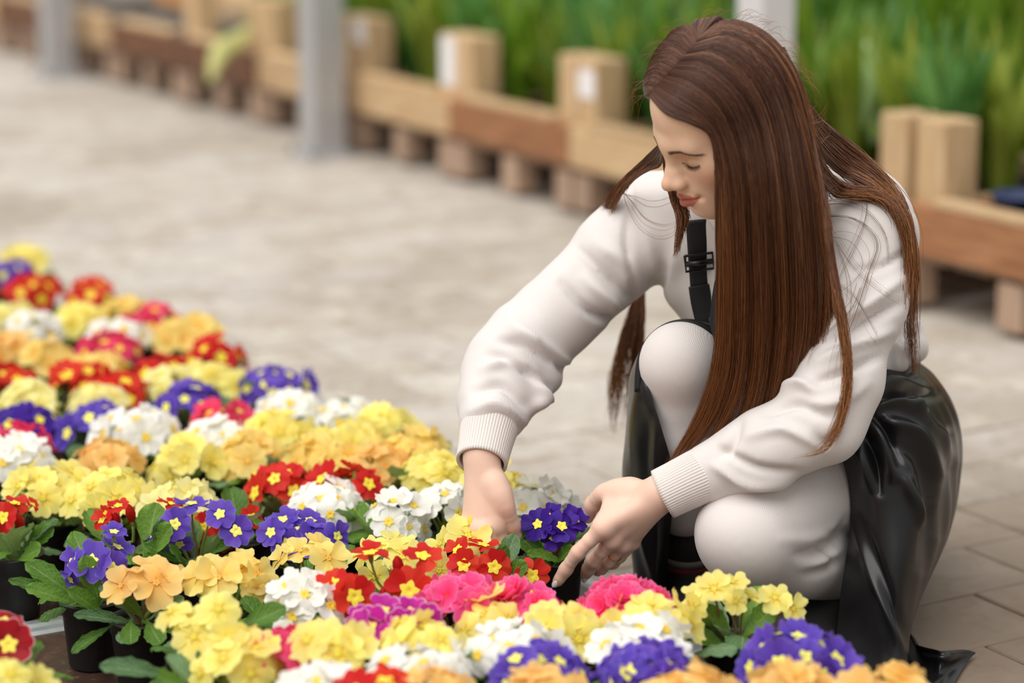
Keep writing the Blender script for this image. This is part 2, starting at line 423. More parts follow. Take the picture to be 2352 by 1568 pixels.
# grey seed trays and sacks filling the boxes that hold no greenery
M_TRAY = plain('grey_tray', hexc('9a9288'), 0.7, 0.25, 30); M_DARKTRAY = plain('dark_tray', hexc('34343a'), 0.6, 0.3, 30)
def tray(s, t, z, label, mat, dims=(0.28, 0.42, 0.055)):
    e = empty('seed_tray', W(s, t, z), YAW + gr.uniform(-.08, .08))
    x, y, h = dims; m = MB()
    m.box((0, 0, 0.004), (x, y, 0.008)); m.box((-x/2, 0, h/2), (0.008, y, h)); m.box((x/2, 0, h/2), (0.008, y, h))
    m.box((0, -y/2, h/2), (x, 0.008, h)); m.box((0, y/2, h/2), (x, 0.008, h))
    m.box((-x/2, 0, h), (0.024, y + 0.02, 0.006)); m.box((x/2, 0, h), (0.024, y + 0.02, 0.006)); m.box((0, -y/2, h), (x, 0.024, 0.006)); m.box((0, y/2, h), (x, 0.024, 0.006))
    obj('tray_shell', m.me('tray_shell'), mat, e)
    b = MB(); r = random.Random(int(s*100))
    for i in range(4):
        for j in range(6): b.box((-x/2 + x*(i+.5)/4, -y/2 + y*(j+.5)/6, h*0.5), (x/4.6, y/7, h*0.8 + r.uniform(0, .012)), 0.004)
    obj('plug', b.me('plug'), M_PEAT, e)
    tag(e, label, 'tray', 'seed trays in the pallet boxes'); return e
k = 0
for z in (0.23, 0.29, 0.35, 0.41):
    tray(4.12 + 0.02*k, 4.13 + 0.02*k, z, 'grey seed tray stacked at the right edge, %s of four' % ('lowest', 'second lowest', 'second highest', 'topmost')[k], M_TRAY if k != 0 else M_DARKTRAY); k += 1
tray(4.55, 4.62, 0.23, 'dark seed tray behind the timber posts at right', M_DARKTRAY)
for s0, txt in ((9.85, 'midway between the two posts at left'), (10.65, 'beside the far left steel post'), (11.45, 'at the left edge of the yard')):
    tray(s0 - .17, 4.15, 0.23, 'grey seed tray, right one in the box %s' % txt, M_TRAY, (0.34, 0.32, 0.06))
    tray(s0 + .17, 4.15, 0.23, 'grey seed tray, left one in the box %s' % txt, M_TRAY, (0.34, 0.32, 0.06))
M_SACK = plain('kraft_sack', hexc('c3a47e'), 0.8, 0.12, 12)
def sack(s, t, z, size, label, mat):
    n, m_ = 28, 14; V = []
    for i in range(m_ + 1):
        ph = -math.pi/2 + math.pi*i/m_
        for j in range(n):
            a = 2*math.pi*j/n
            sx = math.copysign(abs(math.cos(a))**0.5, math.cos(a)); sy = math.copysign(abs(math.sin(a))**0.5, math.sin(a))
            q = max(0.0, math.cos(ph))**0.4; w = 1 + 0.05*math.sin(5*a + 3*ph) + 0.03*math.sin(9*a)
            V.append((size[0]/2*sx*q*w, size[1]/2*sy*q*w, size[2]/2*(1 + math.copysign(abs(math.sin(ph))**0.7, math.sin(ph)))))
    Fc = [(i*n+j, i*n+(j+1) % n, (i+1)*n+(j+1) % n, (i+1)*n+j) for i in range(m_) for j in range(n)]
    o = obj('soil_sack', mesh('soil_sack', V, Fc), mat); o.location = W(s, t, z); o.rotation_euler = (0, 0, YAW + .1)
    tag(o, label, 'sack'); return o
sack(10.25, 4.5, 0.2, (0.35, 0.6, 0.22), 'light brown sack lying far off near the left steel post', M_SACK)
sack(11.0, 4.62, 0.2, (0.35, 0.6, 0.2), 'orange-brown sack behind the far left steel post', plain('tan_sack', hexc('c98f55'), 0.8, 0.12, 12))
sack(11.9, 4.6, 0.2, (0.35, 0.6, 0.2), 'whitish sack at the top left corner', plain('white_sack', hexc('cfc9be'), 0.8, 0.12, 12))
M_BLUE = plain('blue_plastic', hexc('26345c'), 0.5)
v_, f_ = lathe([(0.0, 0.0), (0.05, 0.0), (0.065, 0.09), (0.07, 0.09), (0.07, 0.1), (0.06, 0.1), (0.05, 0.02), (0.0, 0.02)], 20)
o = obj('blue_pot', mesh('blue_pot', v_, f_), M_BLUE); o.location = W(4.42, 3.98, 0.23); tag(o, 'small dark blue plastic pot beside the timber posts at right', 'pot')
# ------------------------------------------------------------------ trolley shelves the pots stand on
SHELF_Z = 0.03
T_EDGE = st(G(1270, 1150, 0.19))[1] + 0.10
S_RAIL = st(G(110, 1437, SHELF_Z))[0]
def m_ply():
    t = NT('brown_plywood'); co = t.coord('Object', (1, 1, 1)); f = t.noise(9, 6, 0.65, co, 1.5); g = t.noise(60, 4, 0.6, co)
    c = t.ramp(f, [(0.3, hexc('33241e')), (0.55, hexc('4b362c')), (0.8, hexc('67503f'))])
    c = t.mix(t.math('MULTIPLY', t.sstep(g, 0.55, 0.75), 0.35), c, hexc('8b7460'))
    b = t.bsdf(c, 0.42); t.l(t.bump(g, 0.15, 0.002), b.inputs['Normal']); return t.done(b)
M_PLY = m_ply(); M_RAIL = plain('zinc_rail', hexc('aeb4b4'), 0.4, 0.25, 25, Metallic=0.5)
SW, SL = 0.565, 1.35
sh_board = MB().box((0, 0, 0.018), (SL - 0.05, SW - 0.05, 0.022), 0.002).me('board')
sh_long = MB().box((0, 0, 0.0175), (SL, 0.028, 0.033), 0.006).me('rail'); sh_short = MB().box((0, 0, 0.0175), (0.028, SW - 0.056, 0.033), 0.006).me('rail')
ORD = ['first', 'second', 'third', 'fourth', 'fifth', 'sixth', 'seventh', 'eighth', 'ninth']
for i in range(-3, 6):
    for j in range(2):
        c = W(S_RAIL + (i + 0.5)*(SW + 0.006), T_EDGE - SL/2 - j*(SL + 0.01), 0)
        x, y, d = PIX(c[None])
        if x[0] < -1100 or (j == 1 and i > 0): continue
        e = empty('trolley_shelf', c, YAW)
        obj('board', sh_board, M_PLY, e)
        for sg in (-1, 1):
            obj('rail', sh_long, M_RAIL, e, Matrix.Translation((0, sg*(SW/2 - 0.014), 0)))
            obj('rail', sh_short, M_RAIL, e, Matrix.Translation((sg*(SL/2 - 0.014), 0, 0)))
        tag(e, 'brown plywood shelf under the flower pots, %s from the front, %s column' % (ORD[i + 3], 'right' if j == 0 else 'left'), 'shelf', 'trolley shelves under the flower bed')
# ------------------------------------------------------------------ primroses
M_SOIL = plain('potting_soil', hexc('2a211b'), 0.95, 0.5, 120)
v_, f_ = lathe([(0.0, 0.0), (0.033, 0.0), (0.036, 0.004), (0.0432, 0.083), (0.0452, 0.0835), (0.0465, 0.1), (0.0475, 0.1005), (0.0475, 0.103), (0.0445, 0.103), (0.043, 0.088)], 28)
POT = mesh('pot', v_, f_)
a_ = np.linspace(0, 2*np.pi, 20, endpoint=False)
sv = [(0, 0, 0.092)] + [(0.022*np.cos(a), 0.022*np.sin(a), 0.0935) for a in a_] + [(0.0435*np.cos(a), 0.0435*np.sin(a), 0.090) for a in a_]
sf = [(0, 1+k, 1+(k+1) % 20) for k in range(20)] + [(1+k, 21+k, 21+(k+1) % 20, 1+(k+1) % 20) for k in range(20)]
SOIL = mesh('soil', sv, sf)
def m_leaf(name, dark, mid, light, back):
    t = NT(name); uv = t.n('UVMap').outputs[0]; sp = t.n('SeparateXYZ'); t.l(uv, sp.inputs[0])
    u, v = sp.outputs[0], sp.outputs[1]
    av = t.math('ABSOLUTE', t.math('SUBTRACT', v, 0.5))
    ch = t.math('SUBTRACT', t.math('MULTIPLY', u, 9.0), t.math('MULTIPLY', av, 5.5))
    fr = t.math('ABSOLUTE', t.math('SUBTRACT', t.math('FRACT', ch), 0.5))
    vein = t.math('MAXIMUM', t.math('SUBTRACT', 1.0, t.sstep(fr, 0.0, 0.10)), t.math('SUBTRACT', 1.0, t.sstep(av, 0.0, 0.045)))
    r = t.n('ObjectInfo').outputs['Random']; ns = t.noise(55, 3, 0.5, t.coord('Object'))
    base = t.ramp(t.math('ADD', t.math('MULTIPLY', r, 0.6), t.math('MULTIPLY', ns, 0.4)), [(0.15, dark), (0.5, mid), (0.85, light)])
    col = t.mix(t.math('MULTIPLY', vein, 0.45), base, back)
    col = t.mix(t.n('NewGeometry').outputs['Backfacing'], col, t.mix(0.55, base, back))
    cell = t.n('TexVoronoi'); cell.inputs['Scale'].default_value = 190; t.l(t.coord('Object'), cell.inputs['Vector'])
    p = t.bsdf(col, 0.55); hgt = t.math('SUBTRACT', cell.outputs['Distance'], t.math('MULTIPLY', vein, 0.8))
    t.l(t.bump(hgt, 0.5, 0.0015), p.inputs['Normal'])
    tr = t.n('BsdfTranslucent'); t.l(t.mix(0.3, col, light), tr.inputs[0])
    mx = t.n('MixShader'); mx.inputs[0].default_value = 0.3; t.l(p.outputs[0], mx.inputs[1]); t.l(tr.outputs[0], mx.inputs[2])
    return t.done(mx)
M_LEAF = [m_leaf('primrose_leaf', hexc('3f6a16'), hexc('56851f'), hexc('749f35'), hexc('b5c98a')),
          m_leaf('primrose_leaf_grey', hexc('406634'), hexc('5a8150'), hexc('83a578'), hexc('b9ccac'))]
def leaf_mesh(k, bend, lift, curl, L=0.10, w=0.046):
    r = np.random.default_rng(100 + k); nu, nv = 15, 9
    u = np.linspace(0, 1, nu); v = np.linspace(-1, 1, nv)
    wid = w/2*(0.16 + 0.84*np.clip((u - 0.12)/0.5, 0, 1)**1.2*1.0)*np.where(u > 0.62, np.sqrt(np.clip(1 - ((u - 0.62)/0.385)**2.4, 0, 1)), 1)
    ang = lift - bend*u**1.3
    dx = np.cumsum(np.r_[0, np.cos(ang[:-1])])*L/(nu-1); dz = np.cumsum(np.r_[0, np.sin(ang[:-1])])*L/(nu-1)
    V, UV = [], []
    for i in range(nu):
        tooth = 1 + 0.035*((i % 2)*2 - 1)*(u[i] > .35)
        for j in range(nv):
            q = v[j]; y = q*wid[i]*(tooth if abs(q) == 1 else 1)
            vein = 0.0016*math.cos(2*math.pi*(u[i]*9 - abs(q)/2*5.5))*(u[i] > .25)*(0.3 + abs(q))
            z = curl*wid[i]*(q*q - 0.2) + vein + 0.003*math.sin(7*u[i] + 2.3*q + k)*abs(q) + (-0.0016 if j == nv//2 else 0)
            V.append((dx[i] - math.sin(ang[i])*z, y, dz[i] + math.cos(ang[i])*z)); UV.append((u[i], (q + 1)/2))
    Fc = [(i*nv+j, (i+1)*nv+j, (i+1)*nv+j+1, i*nv+j+1) for i in range(nu-1) for j in range(nv-1)]
    return mesh('leaf', V, Fc, uv=UV)
LEAVES = [leaf_mesh(0, 0.9, 0.7, -0.25), leaf_mesh(1, 1.5, 0.95, -0.35), leaf_mesh(2, 0.4, 0.95, 0.35), leaf_mesh(3, 1.1, 0.35, -0.2), leaf_mesh(4, 0.7, 1.15, 0.3), leaf_mesh(5, 1.9, 1.1, -0.3)]
FLATLEAF = leaf_mesh(7, 0.25, 0.08, 0.22)
def m_petal(name, edge, mid, inner, rim=None, star=None, starw=0.3, rimw=0.93, veins=0.0, trans=0.42):
    t = NT(name); uv = t.n('UVMap').outputs[0]; sp = t.n('SeparateXYZ'); t.l(uv, sp.inputs[0])
    u, v = sp.outputs[0], sp.outputs[1]; av = t.math('ABSOLUTE', t.math('SUBTRACT', v, 0.5))
    c = t.ramp(u, [(0.15, inner), (0.5, mid), (0.95, edge)])
    if veins:
        w = t.n('TexNoise'); w.inputs['Scale'].default_value = 1.0; mp = t.n('Mapping'); mp.inputs['Scale'].default_value = (2.0, 26, 1); t.l(uv, mp.inputs[0]); t.l(mp.outputs[0], w.inputs['Vector'])
        c = t.mix(t.math('MULTIPLY', t.sstep(w.outputs[0], 0.5, 0.65), veins), c, tuple(x*0.55 for x in mid))
    if star is not None:
        lim = t.math('SUBTRACT', 0.46, t.math('MULTIPLY', av, 1.0/starw))
        c = t.mix(t.math('MULTIPLY', t.sstep(t.math('SUBTRACT', lim, u), -0.12, 0.14), 0.85), c, star)
    if rim is not None: c = t.mix(t.sstep(u, rimw, rimw + 0.05), c, rim)
    hs = t.n('HueSaturation'); r = t.n('ObjectInfo').outputs['Random']
    t.val(hs.inputs['Hue'], t.math('MULTIPLY_ADD', r, 0.008, 0.496)); t.val(hs.inputs['Value'], t.math('MULTIPLY_ADD', r, 0.10, 0.99)); t.l(c, hs.inputs['Color'])
    c = hs.outputs[0]
    p = t.bsdf(c, 0.5); p.inputs['Specular IOR Level'].default_value = 0.25
    tr = t.n('BsdfTranslucent'); t.l(c, tr.inputs[0])
    mx = t.n('MixShader'); mx.inputs[0].default_value = trans; t.l(p.outputs[0], mx.inputs[1]); t.l(tr.outputs[0], mx.inputs[2])
    return t.done(mx)
H_ = hexc
KIND = dict(
    Y=dict(m=m_petal('yellow_petal', H_('fff59c'), H_('fff184'), H_('fdea6a'), star=H_('f4ab3a'), starw=0.75), e='e2cf3a', er=0.13, n=9),
    L=dict(m=m_petal('lemon_petal', H_('fff9b8'), H_('fef4a0'), H_('fdec80'), star=H_('f6bd55'), starw=0.6), e='d8cf45', er=0.13, n=10),
    O=dict(m=m_petal('golden_petal', H_('ffea96'), H_('ffe27e'), H_('fcca62'), veins=0.12), e='f2b53a', er=0.12, n=9),
    A=dict(m=m_petal('apricot_petal', H_('ffdb90'), H_('fece76'), H_('f8b456'), veins=0.18), e='ef9f38', er=0.12, n=8),
    W=dict(m=m_petal('white_petal', H_('f8f7f2'), H_('f6f5ee'), H_('eeeccb'), trans=0.3), e='eec83c', er=0.22, n=9),
    R=dict(m=m_petal('red_petal', H_('e2382c'), H_('dd2c22'), H_('c21c18'), veins=0.15), e='f7d93c', er=0.34, n=8),
    P=dict(m=m_petal('violet_petal', H_('7659cf'), H_('6647c0'), H_('5230a4'), rim=H_('9d88dd'), rimw=0.95, veins=0.3), e='f8ea6c', er=0.30, n=10),
    V=dict(m=m_petal('deep_violet_petal', H_('4f2aa6'), H_('431f98'), H_('331480'), veins=0.3), e='f5e24e', er=0.26, n=9),
    K=dict(m=m_petal('pink_petal', H_('fb6bab'), H_('fa4f96'), H_('ee2f6c'), rim=H_('fba0cb'), rimw=0.94, veins=0.12), e='f6d84a', er=0.28, n=9),
    D=dict(m=m_petal('rose_petal', H_('f4507e'), H_('ee3f70'), H_('d92c58'), veins=0.12), e='f6c84a', er=0.26, n=9),
    M=dict(m=m_petal('magenta_petal', H_('d630b2'), H_('c925a2'), H_('a81a80'), rim=H_('f4d4ee'), rimw=0.93, veins=0.15), e='f8e060', er=0.28, n=9),
    C=dict(m=m_petal('crimson_petal', H_('b31e33'), H_('a61728'), H_('8a1020'), rim=H_('eec4cc'), rimw=0.94, veins=0.15), e='f6da50', er=0.30, n=7))
FR = 0.0285                                        # radius of a corolla
def petal_geo(r, cup, wave, notch, wfac=1.14):
    nu, nv = 7, 9; V, UV = [], []
    for i in range(nu):
        u = 0.06 + 0.94*i/(nu-1)
        for j in range(nv):
            q = -1 + 2*j/(nv-1); ha = math.pi/5*wfac
            rim = 1 - 0.20*abs(q)**3.2 - notch*math.exp(-(q/0.3)**2)
            rr = u*rim; half = ha*(0.62 + 0.38*math.sin(min(1, u*1.25)*math.pi/2)); a = q*half
            if u > 0.8: a *= 1 - 0.10*((u - .8)/.2)
            z = cup*rr**2 - 0.10*rr*(1 - rr) + 0.045*q*rr + wave*math.sin(3.1*q + r)*rr**2 + 0.05*math.sin(8*q + 2*r)*rr**3 + 0.05*(q*q)*rr
            V.append((rr*math.cos(a)*FR, rr*math.sin(a)*FR, z*FR)); UV.append((u, (q + 1)/2))
    Fc = [(i*nv+j, (i+1)*nv+j, (i+1)*nv+j+1, i*nv+j+1) for i in range(nu-1) for j in range(nv-1)]
    return np.array(V), Fc, np.array(UV)
def rotz(v, a): return np.c_[v[:, 0]*math.cos(a) - v[:, 1]*math.sin(a), v[:, 0]*math.sin(a) + v[:, 1]*math.cos(a), v[:, 2]]
SHAPES = [(0.12, 0.08, 0.13), (-0.12, 0.10, 0.17), (0.30, 0.08, 0.12), (-0.30, 0.13, 0.15)]
def corolla(k, double=False):
    cup, wave, notch = SHAPES[k]; V, Fc, UV = [], [], []
    layers = [(1.0, 0.0, 0)] if not double else [(1.0, -0.05, 0), (0.82, 0.22, 0.6), (0.62, 0.5, 0.2), (0.42, 0.7, 0.8)]
    for sc, up, off in layers:
        for q in range(5):
            v, f, uv = petal_geo(q*1.7 + k, cup + up, wave, notch); b = sum(len(x) for x in V)
            V.append(rotz(v*np.array([sc, sc, sc]) + np.array([0, 0, up*0.008]), 2*math.pi*(q + off)/5)); UV.append(uv)
            Fc += [tuple(b + i for i in ff) for ff in f]
    return mesh('flower', np.concatenate(V), Fc, uv=np.concatenate(UV))
def eye_mesh(er):
    n = 20; V = [(0, 0, -0.002)]
    for ring, (rf, z) in enumerate([(0.25, 0.0005), (0.6, 0.0007), (1.0, 0.0004)]):
        for k in range(n):
            a = 2*math.pi*k/n; st_ = 1 + (0.22*math.cos(5*a) if ring == 2 else 0)
            V.append((rf*er*FR*st_*math.cos(a), rf*er*FR*st_*math.sin(a), z + 0.0006 - 0.10*FR*(rf*er)*(1 - rf*er) + 0.12*FR*(rf*er)**2))
    Fc = [(0, 1+k, 1+(k+1) % n) for k in range(n)] + [(1+r*n+k, 1+(r+1)*n+k, 1+(r+1)*n+(k+1) % n, 1+r*n+(k+1) % n) for r in range(2) for k in range(n)]
    return mesh('flower_eye', V, Fc)
M_STEM = plain('flower_stem', hexc('8a9a4a'), 0.6, 0.2, 60); M_STEMR = plain('reddish_stem', hexc('8a6a4c'), 0.6, 0.25, 60)
calv, calf = lathe([(0.0022, -0.016), (0.0034, -0.012), (0.0042, -0.005), (0.0046, -0.001), (0.003, 0.0)], 8)
for kk, dct in KIND.items():
    mt = dct['m']
    dct['cor'] = [corolla(q) for q in range(4)]
    if kk in 'KL': dct['cor'] += [corolla(0, True), corolla(2, True)]
    for me in dct['cor']: me.materials.append(mt)
    dct['eye'] = eye_mesh(dct['er']); dct['eye'].materials.append(plain('eye_' + kk.lower(), hexc(dct['e']), 0.6, 0.15, 300))
    dct['pet'] = []
    for q in range(5):
        v, f, uv = petal_geo(q*1.7, *(SHAPES[q % 4])); me = mesh('petal', v, f, uv=uv); me.materials.append(mt); dct['pet'].append(me)
    bv = []
    for z, r in ((-0.014, 0.0025), (-0.008, 0.0045), (0.0, 0.0058), (0.006, 0.005), (0.011, 0.0015)):
        bv += [(r*(1 + .12*math.cos(3*a))*math.cos(a), r*(1 + .12*math.cos(3*a))*math.sin(a), z) for a in a_[::2]]
    bme = mesh('bud', bv, [(i*10+k, i*10+(k+1) % 10, (i+1)*10+(k+1) % 10, (i+1)*10+k) for i in range(4) for k in range(10)]); bme.materials.append(mt); dct['bud'] = bme
def stem_mesh(vec, bow):
    """flower tube and stalk hanging from the origin down to vec"""
    vec = np.asarray(vec, float)
    path = catmull([np.array((0, 0, -0.012)), np.array((0, 0, -0.028)) + 0.15*vec, vec*0.6 + bow, vec], 7)
    tv, tf = tube(path, np.linspace(0.0017, 0.0023, 7), 5)
    m = MB(); m.add(calv, calf); m.add(tv, tf)
    return m.me('stem', True)
PLANTS = []                                       # filled with (x px, y px of the flower head, kind, label[, options])
PLANTS = [
 (55, 592, 'Y', 'yellow primrose at the far back left corner of the flower bed', {}),
 (15, 632, 'P', 'violet primrose half hidden under the farthest yellow one at the left edge', {}),
 (75, 664, 'R', 'red primrose near the left edge in front of the farthest yellow one', {}),
 (205, 672, 'R', 'red primrose standing tallest on the back rim of the bed', {}),
 (20, 722, 'L', 'pale yellow primrose at the left edge in front of the far red one', {}),
 (195, 728, 'Y', 'yellow primrose just in front of the red one on the back rim', {}),
 (72, 752, 'W', 'small white primrose near the left edge amid far yellow ones', dict(n=6)),
 (268, 765, 'W', 'white primrose with few flowers beside the big golden one at back', dict(n=5)),
 (292, 716, 'O', 'pale golden primrose on the back rim right of the red one', dict(n=6)),
 (352, 732, 'D', 'pink primrose peeping out behind the big golden dome', dict(n=6)),
 (432, 762, 'O', 'big golden primrose dome on the back rim of the bed', dict(n=14, R=0.068)),
 (28, 795, 'A', 'apricot primrose at the left edge below the small white one', {}),
 (112, 818, 'O', 'pale golden primrose left of the small rose pink one', {}),
 (250, 800, 'D', 'rose pink primrose in front of the far white one', dict(n=6)),
 (232, 836, 'O', 'pale golden primrose directly above a ring of red flowers', {}),
 (372, 850, 'R', 'red primrose under the left side of the big golden dome', dict(n=7)),
 (490, 815, 'R', 'red primrose under the right side of the big golden dome', dict(n=7)),
 (185, 866, 'R', 'red primrose in a ring below the pale golden one', dict(n=8)),
 (18, 872, 'R', 'red primrose at the left edge above a pale yellow one', dict(n=6)),
 (275, 895, 'R', 'red primrose between the pale yellow ones and the bed middle', dict(n=6)),
 (405, 880, 'L', 'pale yellow primrose right behind a small violet one', dict(n=6)),
 (500, 868, 'Y', 'yellow primrose between the red one and the violet one at the rim', dict(n=6)),
 (65, 922, 'L', 'pale yellow primrose behind the violet one near the left edge', {}),
 (222, 916, 'L', 'pale yellow primrose behind the violet one beside the white dome', dict(n=7)),
 (428, 918, 'P', 'violet primrose with pale eyes behind the white dome', dict(n=7)),
 (628, 878, 'P', 'big violet primrose with yellow eyes on the outer rim of the bed', dict(n=12, R=0.064)),
 (52, 965, 'V', 'dark violet primrose near the left edge above the pink one', {}),
 (212, 962, 'P', 'small violet primrose left of the white dome', dict(n=7)),
 (32, 1012, 'D', 'rose pink primrose at the left edge behind a white one', dict(n=6)),
 (318, 975, 'W', 'big white primrose dome at the left middle of the bed', dict(n=14, R=0.068)),
 (505, 962, 'D', 'rose red primrose with flat petals behind a white one', dict(n=7)),
 (505, 1002, 'W', 'white primrose in front of the rose red one', dict(n=8)),
 (672, 928, 'W', 'white primrose in front of the big violet one on the rim', dict(n=8)),
 (785, 948, 'W', 'white primrose with wide flat flower on the outer rim', dict(n=7)),
 (35, 1045, 'W', 'large white primrose at the left edge in front of the pink one', {}),
 (640, 985, 'Y', 'bright yellow primrose in front of the white ones at the rim', {}),
 (878, 972, 'Y', 'yellow primrose on the outer rim next to the flat white one', dict(n=7)),
 (245, 1042, 'A', 'apricot primrose with dark stems below the big white dome', dict(n=7)),
 (425, 1050, 'Y', 'yellow primrose with broad leaf left of the golden mass', {}),
 (575, 1035, 'O', 'golden primrose in the middle of the bed behind the red one', dict(n=11)),
 (735, 1050, 'O', 'golden primrose right of the middle behind the red flowers', {}),
 (805, 1008, 'Y', 'light yellow primrose on the rim amid golden ones', {}),
 (872, 1065, 'A', 'deep golden primrose with drooping flower behind the white ones', dict(n=7)),
 (1005, 1075, 'Y', 'yellow primrose close to the woman\'s farther wrist', dict(n=10)),
 (945, 1028, 'O', 'golden primrose on the rim left of the woman\'s wrist', {}),
 (112, 1112, 'Y', 'large yellow primrose with orange stars above the black pot at left', dict(n=10, R=0.06)),
 (252, 1122, 'Y', 'large yellow primrose behind the small red buds', dict(n=10, R=0.06)),
 (408, 1142, 'L', 'creamy yellow primrose right behind the sharp violet one', dict(n=8)),
 (645, 1108, 'R', 'red primrose with ragged petals in the middle of the bed', dict(n=7)),
 (798, 1112, 'R', 'red primrose with a single petal showing above the white ones', dict(n=3)),
 (745, 1152, 'W', 'white primrose in full dome behind the speckled violet one', dict(n=11)),
 (905, 1178, 'W', 'white primrose with one open yellow-eyed flower left of the hand', dict(F=[(893,1198,(-.1,.4,.9),1.15),(905,1150,(0,.9,.4),1.15),(950,1160,(.3,.8,.5),1.1),(860,1160,(-.6,.7,.3),1.0),(975,1215,(.8,.1,.4),1.0),(940,1210,(.4,.1,.9),.7)])),
 (1020, 1150, 'W', 'white primrose touching the back of the farther hand', dict(n=8)),
 (1150, 1118, 'Y', 'yellow primrose on the rim right behind the farther wrist', dict(n=7)),
 (1222, 1150, 'W', 'white primrose on the rim right behind the held pot', dict(n=9)),
 (20, 1182, 'R', 'red primrose with a round bud at the left edge in a black pot', dict(near=1, pot=(28, 1430), F=[(8,1188,(-.2,.2,.9),.95),(35,1155,(.1,.8,.3),.85),(75,1158,(.6,.6,.3),.5)], B=[(45,1198)], nl=9, LF=[(40,1270,112,1218,-.02,1.0),(35,1290,85,1262,-.04,1.1)])),
 (272, 1185, 'R', 'red primrose with small buds behind the sharp violet one', dict(near=1, F=[(235,1192,(-.5,.5,.6),.75),(272,1160,(0,.8,.4),.65),(390,1155,(.2,.9,.2),.8),(245,1180,(.5,.5,.5),.6)], B=[(265,1197),(300,1178)], zc=.2)),
 (448, 1195, 'P', 'sharp violet primrose with white-edged petals and yellow eyes left of middle', dict(near=1, F=[(543,1218,(.05,.2,.97),1.02),(505,1180,(-.2,.45,.85),.95),(402,1203,(-.1,.15,.98),1.0),(352,1226,(-.75,.55,.3),.85),(440,1155,(0,.95,.25),1.0),(412,1250,(.2,-.6,.7),.85),(490,1165,(.3,.9,.2),.9)], LF=[(365,1290,372,1205,-.04,.7),(345,1290,385,1215,-.05,.9),(440,1300,345,1255,-.03,.8),(425,1300,395,1262,-.05,.9),(460,1290,540,1240,-.02,.5),(330,1290,355,1170,.02,1.1)])),
 (525, 1215, 'R', 'red primrose showing only behind the stems of the sharp violet one', dict(near=1, F=[(470,1210,(-.1,.2,.9),.9),(580,1188,(.3,.4,.8),.8),(470,1250,(0,-.1,.9),.9),(510,1240,(.1,.1,.9),.8)], zc=.17, d=0.07)),
 (700, 1215, 'P', 'violet primrose sprinkled with white specks right of the sharp one', dict(near=1, F=[(622,1222,(-.3,.3,.9),.9),(660,1248,(0,.2,.95),1.0),(650,1192,(-.1,.85,.5),1.0),(722,1240,(.1,.45,.85),1.15),(775,1232,(.7,.2,.7),.95),(712,1195,(.2,.85,.4),1.05),(690,1215,(.1,.6,.7),.9)])),
 (210, 1290, 'P', 'violet primrose in the foremost leaning black pot at left', dict(near=1, pot=(207, 1545), F=[(208,1288,(-.1,.5,.85),1.2),(258,1305,(.5,.15,.8),1.0),(165,1292,(-.6,.4,.6),.95),(270,1255,(.4,.85,.25),.95),(262,1220,(.1,.6,.3),.75),(162,1330,(-.6,-.4,.6),.7)], nl=5, leafsc=0.9, LF=[(228,1392,198,1290,-.03,.85),(190,1380,75,1300,0,.75),(185,1385,40,1336,-.02,.42),(190,1390,75,1352,-.03,.7),(245,1415,168,1360,-.05,.75),(215,1330,172,1232,.05,.85)])),
 (330, 1325, 'A', 'apricot orange primrose in the second black pot at front left', dict(near=1, pot=(322, 1592), F=[(277,1345,(-.4,.55,.75),1.2),(360,1338,(.05,.6,.8),1.5),(330,1302,(-.1,.85,.35),1.15),(398,1322,(.6,.7,.35),1.0)], nl=5, leafsc=0.9, LF=[(320,1432,188,1412,-.03,.5),(262,1432,176,1490,-.04,.55),(335,1425,290,1378,.0,.9),(330,1430,410,1378,-.02,.6),(300,1420,300,1470,-.05,1.1),(335,1422,365,1470,-.05,1.1)])),
 (520, 1320, 'O', 'sharp golden primrose in front of the violet one', dict(near=1, F=[(455,1325,(-.6,.35,.7),1.15),(502,1325,(0,.45,.9),1.3),(550,1312,(.2,.7,.65),1.15),(595,1318,(.6,.5,.6),1.15),(560,1288,(.2,.9,.25),1.05),(592,1352,(.5,-.2,.8),.95),(472,1292,(-.3,.9,.25),.95)])),
 (725, 1278, 'O', 'golden primrose with separate petals in front of the speckled violet one', dict(near=1, F=[(690,1265,(-.1,.85,.45),1.15),(755,1282,(.3,.4,.85),1.15),(642,1285,(-.7,.6,.35),1.0),(735,1250,(.3,.85,.3),1.0)])),
 (905, 1270, 'Y', 'sharp yellow primrose behind two red flat flowers', dict(near=1, F=[(860,1262,(-.3,.7,.5),.95),(925,1278,(-.1,.4,.9),1.15),(908,1240,(0,.85,.4),1.1),(828,1272,(-.7,.5,.4),.9),(1008,1310,(.5,.1,.85),1.15),(862,1325,(-.2,-.1,.9),1.0)])),
 (1078, 1228, 'Y', 'sharp yellow primrose just below the farther hand', dict(near=1, F=[(1075,1232,(0,.5,.85),1.35),(1012,1248,(-.75,.4,.45),1.05),(1138,1228,(.8,.4,.35),1.0),(1060,1205,(-.1,.9,.3),1.0)], B=[(1085,1203)])),
 (925, 1335, 'R', 'red primrose with a big yellow star facing the viewer', dict(near=1, F=[(940,1356,(0,.15,.98),1.35),(970,1276,(.05,.85,.45),1.1),(850,1268,(-.1,.92,.3),1.05)], B=[(915,1300),(880,1370)], zc=.2)),
 (1110, 1292, 'R', 'red primrose with several yellow eyes left of the held pot', dict(near=1, F=[(1050,1262,(-.6,.6,.45),.9),(1065,1298,(-.1,.2,.95),.95),(1135,1302,(.1,.1,.98),1.0),(1078,1332,(-.2,.2,.95),1.1),(1110,1250,(.2,.92,.25),.9),(1122,1328,(.3,0,.9),.9),(1222,1322,(.3,.1,.95),1.05)], zc=.18, LF=[(1150,1330,1178,1238,.02,.95),(1140,1320,1160,1262,-.02,1.0),(1140,1355,1200,1300,-.03,1.0)])),
